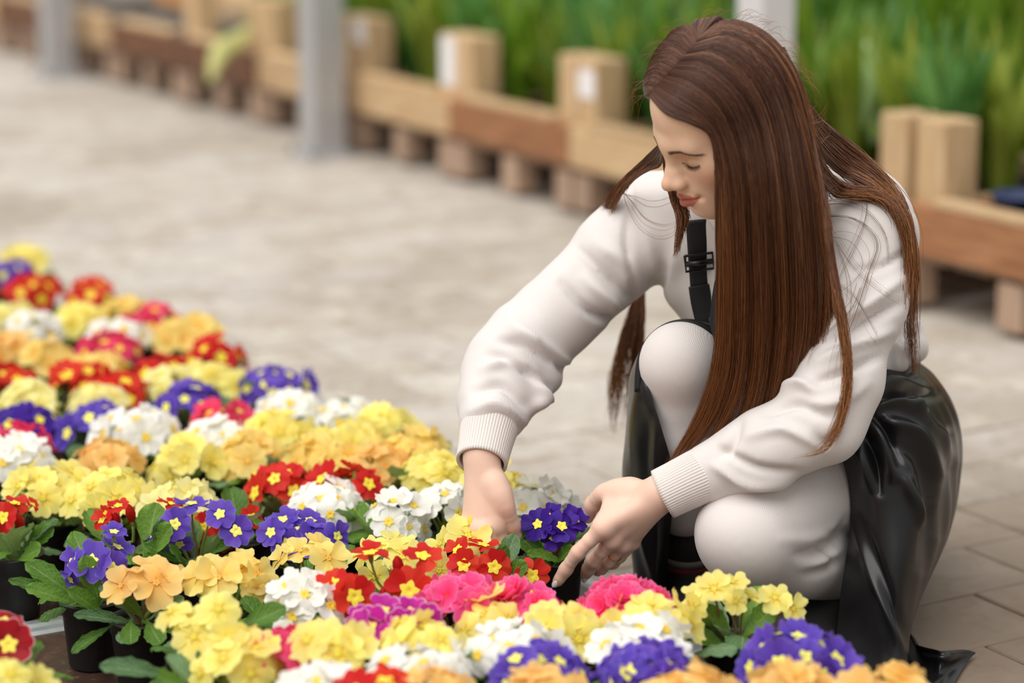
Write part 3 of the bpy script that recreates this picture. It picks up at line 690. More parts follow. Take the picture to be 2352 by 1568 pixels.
 (792, 1362, 'R', 'red primrose with crumpled flowers right of the front white one', dict(near=1, F=[(765,1340,(-.4,.5,.7),.95),(815,1370,(.2,.1,.95),1.2),(790,1340,(.1,.6,.7),.9)])),
 (690, 1375, 'W', 'white primrose with loose petals at the front middle', dict(near=1, F=[(655,1345,(-.3,.7,.6),1.05),(700,1365,(0,.5,.85),1.15),(760,1390,(.4,.4,.85),1.15),(672,1415,(-.1,.2,.95),1.2),(640,1385,(-.6,.2,.7),.9),(715,1335,(.2,.85,.4),1.0),(740,1350,(.4,.7,.5),1.0)])),
 (455, 1435, 'Y', 'light yellow primrose right of the apricot one at the front', dict(F=[(502,1398,(.1,.5,.85),1.15),(445,1462,(-.1,.35,.9),1.2),(392,1405,(-.4,.75,.45),1.05),(460,1500,(.1,0,.95),.9),(430,1420,(-.2,.8,.4),1.0)], nl=9, LF=[(415,1555,252,1530,-.03,.6),(470,1500,560,1450,0,1.0),(520,1460,640,1400,0.03,.8)])),
 (905, 1425, 'M', 'magenta primrose with white-edged petals below the red star flower', dict(near=1, F=[(850,1442,(-.2,.35,.9),1.25),(880,1402,(0,.75,.6),1.05),(925,1445,(.2,.25,.9),1.15),(985,1432,(.4,.35,.8),1.1),(820,1425,(-.6,.3,.6),.9),(945,1405,(.2,.7,.6),1.0)])),
 (1060, 1372, 'K', 'pink double primrose right below the sharp red flowers', dict(near=1, n=8, R=.048)),
 (1215, 1398, 'K', 'pink primrose with orange-yellow eyes in front of the held pot', dict(n=8, nl=5, leafsc=.65)),
 (1440, 1388, 'K', 'frilly pink double primrose in front of the woman\'s boot', dict(n=10, dbl=1, R=0.05, nl=6, leafsc=.8)),
 (548, 1508, 'Y', 'yellow primrose at the bottom edge left of the pink petals', dict(n=8)),
 (640, 1490, 'D', 'pink primrose wedged between two yellow ones near the bottom', dict(n=5)),
 (762, 1492, 'Y', 'big yellow primrose with orange star at the front below the white one', dict(F=[(775,1500,(.1,.45,.9),1.4),(705,1470,(-.3,.55,.75),1.2),(745,1455,(0,.85,.5),1.15),(820,1475,(.5,.5,.6),1.1),(790,1535,(.2,0,.9),1.1)])),
 (965, 1472, 'Y', 'yellow primrose in front of the magenta one', {}),
 (1125, 1412, 'Y', 'yellow primrose with plump buds behind the white dome', dict(n=6)),
 (1292, 1415, 'Y', 'yellow primrose with orange rays right of the white dome', dict(F=[(1330,1468,(.2,.3,.95),1.35),(1250,1418,(-.3,.7,.6),1.1),(1332,1412,(.3,.75,.5),1.1),(1255,1448,(-.3,.3,.9),1.1),(1290,1412,(0,.9,.3),1.0)], nl=5, leafsc=.75)),
 (1488, 1418, 'Y', 'yellow primrose in front of the frilly pink one', dict(n=10)),
 (1690, 1372, 'Y', 'yellow primrose with long bare stems beside the woman\'s knee', dict(near=1, F=[(1640,1352,(-.1,.6,.8),1.05),(1682,1336,(.1,.85,.45),.95),(1780,1372,(.2,.6,.75),.95),(1822,1398,(.6,.25,.75),.9),(1690,1382,(.2,0,.9),.7),(1590,1398,(-.5,.1,.8),.9),(1600,1365,(-.4,.8,.4),.95),(1725,1368,(.4,.8,.3),.8)], nl=7, LF=[(1700,1470,1770,1400,0,1.1),(1690,1480,1620,1400,.02,1.0),(1690,1490,1720,1530,-.03,1.1),(1680,1490,1580,1450,0,.9)])),
 (1185, 1482, 'W', 'large white primrose dome in the front row below the pink ones', dict(n=13, R=0.066)),
 (965, 1535, 'W', 'white primrose at the bottom edge left of the violet one', dict(n=12, R=0.062)),
 (1480, 1478, 'W', 'white primrose mixed in behind the violet one near the bottom', dict(n=8)),
 (1235, 1535, 'P', 'violet primrose at the bottom edge under the white dome', {}),
 (1478, 1528, 'P', 'violet primrose with round yellow eyes at the bottom middle', dict(n=11)),
 (1838, 1500, 'P', 'violet primrose dome at the right end of the front row', dict(n=14, R=0.064)),
 (1258, 1590, 'A', 'orange primrose cut off by the bottom edge left of centre', {}),
 (1585, 1590, 'A', 'orange primrose cut off by the bottom edge in the middle', {}),
 (1815, 1588, 'A', 'orange primrose below the violet dome at right', {}),
 (2045, 1590, 'A', 'orange primrose farthest right at the bottom edge', {}),
 (8, 1462, 'C', 'crimson white-edged primrose at the left edge above the brown board', dict(F=[(20,1480,(.1,.3,.95),1.3),(10,1425,(.1,.8,.4),1.0)])),
 (5, 1560, 'Y', 'yellow primrose in the bottom left corner', dict(n=6)),
 (735, 1592, 'W', 'white primrose at the bottom edge under the big yellow one', {}),
 (860, 1602, 'R', 'red primrose cut off by the bottom edge', {}),
 (985, 1602, 'A', 'orange primrose under the white one at the bottom edge', {}),
]
def place_plants():
    recs = []
    for q in PLANTS:
        x, y, k, lab, op = q
        zc = op.get('zc', 0.19 + random.Random(x*7 + y).uniform(-0.008, 0.008))
        head = G(x, y, zc)
        if 'd' in op: head = head + np.array([0, op['d'], 0])
        base = G(*op['pot'], SHELF_Z) if 'pot' in op else head.copy(); base[2] = SHELF_Z
        if 'pot' in op: base = base + np.array([0, 0.034, 0])
        recs.append([base.copy(), head, k, lab, op, 'pot' in op])
    for it in range(80):
        mv = 0
        for i in range(len(recs)):
            for j in range(i):
                a, b = recs[i], recs[j]; dv = (a[0] - b[0])[:2]; dd = np.hypot(*dv)
                if dd < 0.097:
                    dv = dv/(dd + 1e-9) if dd > 1e-6 else np.array([1.0, 0]); push = (0.0975 - dd)
                    wa, wb = (0 if a[5] else 1), (0 if b[5] else 1)
                    if wa + wb == 0: continue
                    a[0][:2] += dv*push*wa/(wa + wb); b[0][:2] -= dv*push*wb/(wa + wb); mv += push
        if mv < 1e-4: break
    return recs
GOLD = math.pi*(3 - math.sqrt(5))
def primrose(base, head, k, lab, op, idx):
    r = random.Random(idx*13 + 5); K = KIND[k]; near = op.get('near', 0)
    e = empty('potted_primrose', base)
    tilt = op.get('tilt')
    obj('pot', POT, M_POT, e); obj('soil', SOIL, M_SOIL, e)
    hl = head - base; top = np.array([0, 0, 0.092])
    hd = PIX(head[None])[2][0]
    nl = op.get('nl', 10 if near else 8); lm = M_LEAF[r.random() < 0.35]
    for q in range(nl):
        a = 2*math.pi*(q + r.uniform(-.3, .3))/nl*(1 if q % 2 else 1.02) + idx
        if op.get('backleaf') and math.sin(a) < 0.15: continue
        me = r.choice(LEAVES); sc = r.uniform(0.72, 1.05)*op.get('leafsc', 1.0)*(0.85 if q % 3 == 0 else 1)
        M = Matrix.LocRotScale(Vector((0.008*math.cos(a), 0.008*math.sin(a), 0.091)), Quaternion((0, 0, 1), a) @ Quaternion((1, 0, 0), r.uniform(-.35, .35)), Vector((sc, sc, sc)))
        o = obj('leaf', me, None, e, M)
        if not me.materials: me.materials.append(M_LEAF[0])
        o.material_slots[0].link = 'OBJECT'; o.material_slots[0].material = M_LEAF[1] if r.random() < 0.3 else M_LEAF[0]
    for (x0, y0, x1, y1, dd, sc) in op.get('LF', ()):
        b0 = P(x0, y0, hd - 0.02 + dd*0.3) - base; t0 = P(x1, y1, hd - 0.03 + dd) - base; X = t0 - b0; Ln = np.linalg.norm(X); X /= Ln
        Z = -AX_F*0.75 + np.array([0, 0, 0.65]); Z = Z - X*(Z @ X); Z /= np.linalg.norm(Z); Yv = np.cross(Z, X); s_ = Ln/0.088
        M = Matrix(((X[0]*s_, Yv[0]*s_*sc, Z[0]*s_, b0[0]), (X[1]*s_, Yv[1]*s_*sc, Z[1]*s_, b0[1]), (X[2]*s_, Yv[2]*s_*sc, Z[2]*s_, b0[2]), (0, 0, 0, 1)))
        o = obj('leaf', FLATLEAF, None, e); o.matrix_local = M
        if not FLATLEAF.materials: FLATLEAF.materials.append(M_LEAF[0])
        o.material_slots[0].link = 'OBJECT'; o.material_slots[0].material = M_LEAF[1] if r.random() < 0.35 else M_LEAF[0]
    fl = []
    if 'F' in op:
        for (x, y, nv, sz) in op['F']:
            n = AX_R*nv[0] + AX_U*nv[1] - AX_F*nv[2]; n = n/np.linalg.norm(n)
            d = hd - 0.045*nv[2] + 0.02*max(0, nv[1] - .5) - 0.01
            fl.append((P(x, y, d) - base, n, sz*0.98))
    else:
        n_ = op.get('n', K['n']) + 2; R = op.get('R', 0.052)*1.08
        for q in range(n_):
            cz = 1 - 0.80*(q + 0.35)/n_; a = q*GOLD + idx*1.3; s_ = math.sqrt(max(0, 1 - cz*cz))
            dv = np.array([s_*math.cos(a), s_*math.sin(a), cz])
            p = hl + np.array([dv[0]*R, dv[1]*R, dv[2]*0.045 - 0.025]) + np.array([r.uniform(-.006, .006) for _ in range(3)])
            n = dv + np.array([r.uniform(-.25, .25), r.uniform(-.45, .1), r.uniform(-.05, .25)]); n /= np.linalg.norm(n)
            fl.append((p, n, r.uniform(0.98, 1.26)))
    for (p, n, sz) in fl:
        M = orient(n, r.uniform(0, 6.28), p, sz); Mi = M.inverted()
        rootp = Vector(top + np.array([p[0]*0.06, p[1]*0.06, 0])); vec = np.array(Mi @ rootp)
        bow = np.array([r.uniform(-.006, .006), r.uniform(-.006, .006), -0.01])
        if near:
            f = obj('flower', stem_mesh(vec, bow), M_STEM if r.random() < .6 else M_STEMR, e, M)
            double = op.get('dbl') or (k == 'K')
            for q in range(5):
                sh = r.uniform(-.05, .05)
                obj('petal', K['pet'][(q + idx) % 5], None, f, Matrix.Rotation(2*math.pi*q/5 + sh, 4, 'Z') @ Matrix.Rotation(r.uniform(-.16, .12), 4, 'Y'))
            if double:
                for q in range(5):
                    obj('petal', K['pet'][(q + idx + 2) % 5], None, f, Matrix.LocRotScale(Vector((0, 0, 0.0035)), (Matrix.Rotation(2*math.pi*(q + .5)/5, 3, 'Z') @ Matrix.Rotation(-0.42, 3, 'Y')).to_quaternion(), Vector((.72, .72, .72))))
        else:
            cor = K['cor']; me = r.choice(cor[4:] if op.get('dbl') else cor[:4] if k != 'K' else cor)
            f = obj('flower', me, None, e, M)
            obj('stem', stem_mesh(vec, bow), M_STEM, f)
        if not (op.get('dbl') and not near): obj('flower_eye', K['eye'], None, f)
    for (x, y) in op.get('B', ()):
        p = P(x, y, hd - 0.03) - base; M = orient((r.uniform(-.3, .3), r.uniform(-.3, .1), 1), 0, p, 1.35)
        b = obj('bud', K['bud'], None, e, M); obj('stem', stem_mesh(np.array(M.inverted() @ Vector(top)), np.zeros(3)), M_STEM, b)
    tag(e, lab, 'flower pot', 'potted primroses in the flower bed')
    return e
for idx, (b_, h_, k_, lab_, op_, fx_) in enumerate(place_plants()):
    primrose(b_, h_, k_, lab_, op_, idx)
# the pot she is holding
HELD_D = 3.66
hb = P(1272, 1278, HELD_D); hb[2] -= 0.103
held = primrose(hb, P(1272, 1205, HELD_D), 'V', 'deep violet primrose in the black pot the woman holds with both hands',
   dict(near=1, F=[(1235,1203,(-.4,.4,.8),1.0),(1290,1208,(.1,.5,.85),1.05),(1256,1185,(-.1,.85,.5),1.0),(1322,1192,(.5,.6,.6),.85),(1300,1178,(.2,.92,.3),.95),(1270,1235,(0,-.3,.9),.75),(1218,1215,(-.7,.5,.3),.85)], nl=8, backleaf=1, LF=[(1265,1300,1185,1222,-.01,.9),(1270,1305,1195,1290,-.05,.7),(1270,1300,1310,1260,-.03,.8),(1300,1292,1222,1272,-.05,.6)]), 777)
print('flowers', round(time.time() - T0, 1), len(bpy.data.objects))
# ------------------------------------------------------------------ implicit-surface modelling
class Field:
    def __init__(self, lo, hi, h):
        self.lo = np.array(lo, float); self.h = h
        n = np.ceil((np.array(hi) - self.lo)/h).astype(int) + 1
        self.ax = [self.lo[i] + h*np.arange(n[i]) for i in range(3)]
        self.d = np.full(n, 0.5, np.float32)
    def sub(self, lo, hi):
        sl = []
        for i in range(3):
            a = max(0, int((lo[i] - self.lo[i])/self.h)); b = min(len(self.ax[i]), int((hi[i] - self.lo[i])/self.h) + 2)
            if b <= a: return None, None
            sl.append(slice(a, b))
        g = np.meshgrid(*[self.ax[i][sl[i]] for i in range(3)], indexing='ij', sparse=False)
        return tuple(sl), np.stack(g, -1)
    def put(self, fn, lo, hi, k=0.01, cut=False, m=None):
        m = m if m is not None else k*1.6 + 4*self.h
        sl, p = self.sub(np.array(lo) - m, np.array(hi) + m)
        if sl is None: return
        b = fn(p).astype(np.float32); a = self.d[sl]
        if cut: b = -b; t = np.clip(0.5 - 0.5*(b - a)/k, 0, 1); self.d[sl] = b + (a - b)*t + k*t*(1 - t)
        else: t = np.clip(0.5 + 0.5*(b - a)/k, 0, 1); self.d[sl] = b + (a - b)*t - k*t*(1 - t)
    def cone(self, a, b, ra, rb, k=0.01, cut=False):
        a, b = np.array(a, float), np.array(b, float); ab = b - a; L2 = ab @ ab + 1e-12
        def fn(p):
            t = np.clip(((p - a) @ ab)/L2, 0, 1); q = p - a - t[..., None]*ab
            return np.sqrt((q*q).sum(-1)) - (ra + (rb - ra)*t)
        R = max(ra, rb); self.put(fn, np.minimum(a, b) - R, np.maximum(a, b) + R, k, cut)
    def ell(self, c, r, R=None, k=0.01, cut=False):
        c = np.array(c, float); r = np.array(r, float); R = np.eye(3) if R is None else R
        def fn(p):
            q = (p - c) @ R; k0 = np.sqrt(((q/r)**2).sum(-1)); k1 = np.sqrt(((q/(r*r))**2).sum(-1)) + 1e-9
            return k0*(k0 - 1)/k1
        e = np.sqrt(((R*r)**2).sum(1)); self.put(fn, c - e, c + e, k, cut)
    def chain(self, pts, rad, k=0.01):
        for i in range(len(pts) - 1): self.cone(pts[i], pts[i+1], rad[i], rad[i+1], k)
    def net(self, smooth=1):
        d = self.d; ins = d < 0; n = np.array(d.shape)
        cnt = sum(ins[x:n[0]-1+x, y:n[1]-1+y, z:n[2]-1+z].astype(np.int8) for x in (0, 1) for y in (0, 1) for z in (0, 1))
        act = (cnt > 0) & (cnt < 8); ijk = np.argwhere(act); idx = np.full(act.shape, -1, np.int64); idx[act] = np.arange(len(ijk))
        cor = {c: d[ijk[:, 0]+c[0], ijk[:, 1]+c[1], ijk[:, 2]+c[2]] for c in [(x, y, z) for x in (0, 1) for y in (0, 1) for z in (0, 1)]}
        acc = np.zeros((len(ijk), 3)); w = np.zeros(len(ijk))
        for c in cor:
            for a in range(3):
                if c[a]: continue
                e = list(c); e[a] = 1; e = tuple(e); A, B = cor[c], cor[e]; m = (A < 0) != (B < 0)
                t = np.where(m, A/np.where(m, A - B, 1), 0); pt = np.tile(np.array(c, float), (len(ijk), 1)); pt[:, a] += t
                acc[m] += pt[m]; w[m] += 1
        v = self.lo + self.h*(ijk + acc/w[:, None]); F = []
        for a in range(3):
            b, c = (a + 1) % 3, (a + 2) % 3
            s0 = [slice(None)]*3; s1 = [slice(None)]*3; s0[a] = slice(0, n[a]-1); s1[a] = slice(1, n[a])
            A, B = ins[tuple(s0)], ins[tuple(s1)]; e = np.argwhere(A != B)
            e = e[(e[:, b] > 0) & (e[:, c] > 0) & (e[:, b] < n[b]-1) & (e[:, c] < n[c]-1)]
            fl = A[e[:, 0], e[:, 1], e[:, 2]]; q = []
            for db, dc in ((-1, -1), (0, -1), (0, 0), (-1, 0)):
                o = e.copy(); o[:, b] += db; o[:, c] += dc; q.append(idx[o[:, 0], o[:, 1], o[:, 2]])
            q = np.stack(q, 1); q[~fl] = q[~fl][:, ::-1]; F.append(q)
        F = np.concatenate(F); F = F[(F >= 0).all(1)]
        for _ in range(smooth): v = relax(v, F)
        return v, F
def edges_of(F):
    e = np.concatenate([F[:, [0, 1]], F[:, [1, 2]], F[:, [2, 3]], F[:, [3, 0]]]); e.sort(1); return np.unique(e, axis=0)
def relax(v, F, w=0.5, E_=None):
    e = edges_of(F) if E_ is None else E_
    acc = np.zeros_like(v); c = np.zeros(len(v))
    for a in range(3): acc[:, a] = np.bincount(e[:, 0], v[e[:, 1], a], len(v)) + np.bincount(e[:, 1], v[e[:, 0], a], len(v))
    c = np.bincount(e.ravel(), minlength=len(v)); return v + w*(acc/np.maximum(c, 1)[:, None] - v)
def normals(v, F):
    n = np.cross(v[F[:, 2]] - v[F[:, 0]], v[F[:, 3]] - v[F[:, 1]]); out = np.zeros_like(v)
    for k in range(4):
        for a in range(3): out[:, a] += np.bincount(F[:, k], n[:, a], len(v))
    return out/(np.linalg.norm(out, axis=1)[:, None] + 1e-12)
def crease(v, n, strokes, facing=True):
    """press folds into a garment: each stroke is (polyline of photo positions, height, width px)"""
    x, y, d = PIX(v); view = v - CAM; view /= np.linalg.norm(view, axis=1)[:, None]
    face = np.clip(-(n*view).sum(1)*2.2 + 0.35, 0, 1) if facing else np.ones(len(v)); h = np.zeros(len(v))
    for pl, amp, wd in strokes:
        pl = catmull(pl, 12); best = np.full(len(v), 1e9); tt = np.zeros(len(v)); m = len(pl) - 1
        for i in range(m):
            ax, ay = pl[i]; bx, by = pl[i+1]; L = (bx-ax)**2 + (by-ay)**2 + 1e-9
            t = np.clip(((x-ax)*(bx-ax) + (y-ay)*(by-ay))/L, 0, 1); q = np.hypot(x - ax - t*(bx-ax), y - ay - t*(by-ay))
            up = q < best; best = np.where(up, q, best); tt = np.where(up, (i + t)/m, tt)
        h += amp*np.exp(-(best/wd)**2)*np.sin(np.pi*np.clip(0.1 + 0.8*tt, 0, 1))
    return v + n*(h*face)[:, None]
def vnoise(p, scale, seed=0):
    """cheap smooth pseudo-noise from summed sines"""
    r = np.random.default_rng(seed); out = np.zeros(len(p))
    for k in range(6):
        w = r.normal(size=3); w /= np.linalg.norm(w); out += np.sin((p @ w)*scale*r.uniform(0.6, 1.6) + r.uniform(0, 6.28))
    return out/6
def PY(x, y, Y):                                  # point on the sight line at world depth Y
    v = AX_F + (x - 1176)/FPX*AX_R + (784 - y)/FPX*AX_U
    return CAM + Y/v[1]*v
from mathutils.bvhtree import BVHTree
def bvh(v, F): return BVHTree.FromPolygons([Vector(q) for q in v], F.tolist())
def drape(trees, x, y, off, fallback):
    v = Vector(AX_F + (x - 1176)/FPX*AX_R + (784 - y)/FPX*AX_U).normalized(); best = None
    for t in trees:
        h = t.ray_cast(Vector(CAM), v)
        if h[0] is not None and (best is None or h[3] < best): best = h[3]
    if best is None: return P(x, y, fallback)
    return np.array(Vector(CAM) + v*(best - off))
# ------------------------------------------------------------------ the woman: joints
person = empty('person', G(1760, 1480, 0.0))
tag(person, 'squatting woman with long brown hair, white tracksuit and black apron, holding a flower pot', 'person')
PINV = Matrix.Translation(-person.location)
def pobj(name, me, mat, parent=None, label=None):
    o = bpy.data.objects.new(name, me); COL.objects.link(o)
    if mat is not None and not me.materials: me.materials.append(mat)
    o.parent = person if parent is None else parent
    if parent is None: o.matrix_parent_inverse = PINV
    if label: o['label'] = label
    return o
HR = np.array([[0.45695742, -0.81477312, -0.35683986], [-0.87651155, -0.34418994, -0.33654241], [-0.15138502, -0.46655981, 0.87143819]])
HT = np.array([0.29907715, 3.43138226, 0.82555466])
def Hd(x, y, z): return HT + HR @ np.array([x, y, z])       # head frame: x her left, y forward, z up
SH_R, EL_R, WR_R = P(1492, 505, 3.80), P(1178, 806, 3.74), P(1106, 1045, 3.62)
SH_L, EL_L, WR_L = P(1990, 548, 3.58), P(1900, 962, 3.51), P(1522, 1130, 3.55)
# ------------------------------------------------------------------ head and neck
hf = Field(HT - 0.19, HT + np.array([0.17, 0.17, 0.15]), 0.0019)
E3 = HR
def hell(c, r, k=0.01, cut=False, tilt=None): hf.ell(Hd(*c), r, E3 if tilt is None else E3 @ tilt, k, cut)
def hcone(a, b, ra, rb, k=0.01, cut=False): hf.cone(Hd(*a), Hd(*b), ra, rb, k, cut)
hell((0, -0.016, 0.046), (0.074, 0.096, 0.090))
hell((0, 0.034, 0.045), (0.062, 0.053, 0.055), 0.03)
hell((0, 0.030, -0.020), (0.0615, 0.058, 0.080), 0.03)
hell((0, 0.036, -0.068), (0.043, 0.046, 0.046), 0.03)
hell((0, 0.070, -0.098), (0.0175, 0.0155, 0.0155), 0.024)
for s in (-1, 1):
    hell((s*0.041, 0.047, -0.026), (0.021, 0.022, 0.022), 0.03)
    hcone((s*0.050, 0.0, -0.070), (s*0.020, 0.060, -0.100), 0.012, 0.011, 0.035)
hcone((-0.036, 0.074, 0.017), (0, 0.083, 0.014), 0.010, 0.0095, 0.022); hcone((0.036, 0.074, 0.017), (0, 0.083, 0.014), 0.010, 0.0095, 0.022)
hell((0, 0.066, -0.070), (0.028, 0.026, 0.027), 0.022)
for s in (-1, 1): hell((s*0.033, 0.093, -0.004), (0.0155, 0.016, 0.0095), 0.016, True)
for s in (-1, 1): hell((s*0.0315, 0.0665, -0.0085), (0.0160, 0.0160, 0.0130), 0.004)
hcone((0, 0.083, 0.008), (0, 0.1065, -0.034), 0.0068, 0.0086, 0.014)
hell((0, 0.1095, -0.0390), (0.0098, 0.0110, 0.0090), 0.010)
for s in (-1, 1):
    hell((s*0.0120, 0.0985, -0.0420), (0.0074, 0.0105, 0.0074), 0.0065)
    hcone((s*0.0058, 0.0965, -0.026), (s*0.0100, 0.0985, -0.038), 0.0072, 0.0078, 0.010)
    hell((s*0.0065, 0.1035, -0.0505), (0.0042, 0.0055, 0.0038), 0.003, True)
hcone((0, 0.0965, -0.048), (0, 0.092, -0.060), 0.0055, 0.006, 0.01)
for s in (-1, 1):
    hcone((s*0.004, 0.0965, -0.0655), (s*0.0245, 0.0840, -0.0695), 0.0064, 0.0024, 0.005)
    hcone((0, 0.0942, -0.0785), (s*0.0215, 0.0835, -0.0725), 0.0086, 0.0030, 0.005)
    hcone((0, 0.1045, -0.0705), (s*0.0265, 0.0885, -0.0695), 0.0016, 0.0012, 0.003, True)
    hell((s*0.0275, 0.0845, -0.0688), (0.0030, 0.0035, 0.0028), 0.008, True)
hell((0, 0.100, -0.0935), (0.016, 0.008, 0.0050), 0.012, True)
for s in (-1, 1):
    hell((s*0.0745, -0.012, -0.012), (0.008, 0.017, 0.030), 0.008)
NECK = P(1752, 470, 3.66)
hf.cone(Hd(0, -0.022, -0.055), NECK, 0.049, 0.056, 0.02)
hv, hF = hf.net(1)
hn = normals(hv, hF)
loc = (hv - HT) @ HR                                # head-frame coordinates of every skin point
ax_, ay_, az_ = np.abs(loc[:, 0]), loc[:, 1], loc[:, 2]
# skin colour: lips, blush, lids, scalp under the hair
skin = np.tile(np.array(hexc('efc9ac')), (len(hv), 1))
def paint(col, mask, arr):
    m = np.clip(mask, 0, 1)[:, None]; return arr*(1 - m) + np.array(col)*m
def gauss(c, r): return np.exp(-(((np.c_[ax_, ay_, az_] - np.array(c))/np.array(r))**2).sum(1))
skin = paint(hexc('e29a7f'), 0.65*gauss((0.048, 0.055, -0.035), (0.02, 0.03, 0.018)), skin)
skin = paint(hexc('df9d80'), 0.45*gauss((0.0, 0.118, -0.040), (0.014, 0.02, 0.012)), skin)
skin = paint(hexc('cf8f70'), 0.55*gauss((0.033, 0.085, 0.004), (0.018, 0.02, 0.006)), skin)
xl = ax_/0.0255
lipu = (az_ > -0.0715) & (az_ < -0.0595 - 0.0085*xl**2 + 0.0016*np.exp(-((ax_ - 0.005)/0.003)**2)) & (xl < 0.97) & (ay_ > 0.080)
lipl = (az_ <= -0.0702) & (az_ > -0.0880 + 0.0165*xl**2) & (xl < 0.95) & (ay_ > 0.078)
lip = np.maximum(lipu, lipl).astype(float)
for _ in range(1): lip = relax(np.c_[lip, lip, lip], hF, 0.5)[:, 0]
skin = paint(hexc('c4695c'), lip*0.9, skin)
skin = paint(hexc('7a2f2a'), np.exp(-((az_ + 0.0703 - 0.0008*xl)/0.0011)**2)*(xl < 1.02)*(ay_ > 0.082)*0.8, skin)
lidz = -0.0145 + 0.0035*((ax_ - 0.0315)/0.0155)**2          # closed lash line, curving down in the middle
inlid = (np.abs(ax_ - 0.0315) < 0.0165) & (ay_ > 0.055)
skin = paint(hexc('2a1713'), np.exp(-((az_ - lidz)/0.0012)**2)*inlid*0.9, skin)
skin = paint(hexc('b98468'), np.exp(-((az_ - lidz - 0.0045)/0.0045)**2)*np.clip(1 - ((ax_ - 0.0315)/0.0165)**2, 0, 1)*(ay_ > 0.055)*0.55, skin)
scalp = ((az_ > 0.086 - 0.30*np.clip(ax_ - 0.028, 0, 1)*3.2 - 0.2*np.clip(ay_ - .08, 0, 1)) | (ay_ < 0.02) & (az_ > -0.04)).astype(float)
for _ in range(3): scalp = relax(np.c_[scalp, scalp, scalp], hF, 0.5)[:, 0]
skin = paint(hexc('4a3024'), scalp*0.95, skin)
# ------------------------------------------------------------------ hands
nails = []
def finger(fd, pts, r0, r1, k=0.006):
    n = len(pts); rad = np.linspace(r0, r1, n)
    dense = catmull(pts, 13); rr = np.interp(np.linspace(0, n-1, 13), range(n), rad)
    for i in range(12): fd.cone(dense[i], dense[i+1], rr[i], rr[i+1], k if i < 3 else 0.003)
    for i in range(1, n-1): fd.ell(pts[i], np.ones(3)*rad[i]*1.0, None, 0.008)
def hand(wrist, fore, palm, fingers, thumb, lo, hi, h=0.0016):
    fd = Field(lo, hi, h)
    fd.cone(fore, wrist, 0.0285, 0.0240, 0.02)
    for q, r in palm: fd.cone(wrist, q*0.96 + wrist*0.04, 0.0165, r*0.95, 0.018)
    for i in range(len(palm) - 1): fd.cone(palm[i][0], palm[i+1][0], palm[i][1], palm[i+1][1], 0.011)
    fd.cone(wrist, thumb[0], 0.0175, 0.0150, 0.016); fd.cone(thumb[0], palm[0][0], 0.0135, 0.0115, 0.016); fd.cone(thumb[0]*0.3 + thumb[1]*0.7, palm[0][0], 0.0115, 0.0105, 0.012)
    for f_ in fingers: finger(fd, f_[0], f_[1], f_[2])
    finger(fd, thumb, 0.0145, 0.0092, 0.014)
    v, F = fd.net(1)
    return v, F
LI = [P(1384, 1212, 3.560), P(1328, 1268, 3.574), P(1300, 1307, 3.594), P(1281, 1335, 3.603)]
LM = [P(1404, 1240, 3.578), P(1364, 1287, 3.612), P(1352, 1306, 3.636), P(1344, 1320, 3.650)]
LR = [P(1428, 1250, 3.598), P(1398, 1288, 3.628), P(1382, 1304, 3.652), P(1372, 1312, 3.664)]
LP = [P(1452, 1246, 3.612), P(1424, 1278, 3.640), P(1410, 1292, 3.660), P(1402, 1298, 3.670)]
LT = [P(1450, 1126, 3.585), P(1390, 1132, 3.605), P(1362, 1158, 3.632), P(1350, 1188, 3.655)]
lh_v, lh_F = hand(WR_L, P(1600, 1092, 3.545), [(LI[0], 0.0118), (LM[0], 0.0112), (LR[0], 0.0105), (LP[0], 0.0100)],
    [(LI, 0.0106, 0.0080), (LM, 0.0104, 0.0080), (LR, 0.0098, 0.0074), (LP, 0.0086, 0.0064)], LT,
    np.min([LI[3], LP[3], P(1600, 1092, 3.545), LT[3]], 0) - 0.05, np.max([LT[0], P(1600, 1092, 3.545), LP[3], LT[3]], 0) + 0.05)
RI = [P(1138, 1208, 3.610), P(1160, 1262, 3.622), P(1183, 1292, 3.640), P(1203, 1312, 3.655)]
RM = [P(1114, 1216, 3.600), P(1140, 1278, 3.604), P(1168, 1312, 3.622), P(1190, 1332, 3.640)]
RR = [P(1092, 1214, 3.606), P(1116, 1276, 3.602), P(1142, 1314, 3.616), P(1164, 1336, 3.632)]
RP = [P(1074, 1204, 3.618), P(1092, 1260, 3.612), P(1114, 1292, 3.620), P(1132, 1312, 3.632)]
RT = [P(1136, 1110, 3.605), P(1160, 1162, 3.600), P(1176, 1205, 3.618), P(1192, 1245, 3.640)]
rh_v, rh_F = hand(WR_R, P(1124, 975, 3.648), [(RI[0], 0.0120), (RM[0], 0.0115), (RR[0], 0.0110), (RP[0], 0.0105)],
    [(RI, 0.0104, 0.0078), (RM, 0.0104, 0.0078), (RR, 0.0098, 0.0074), (RP, 0.0086, 0.0064)], RT,
    np.min([RP[3], RM[3], P(1060, 1050, 3.56), P(1124, 975, 3.648)], 0) - 0.04, np.max([RI[3], P(1124, 975, 3.70), RT[3]], 0) + 0.04)
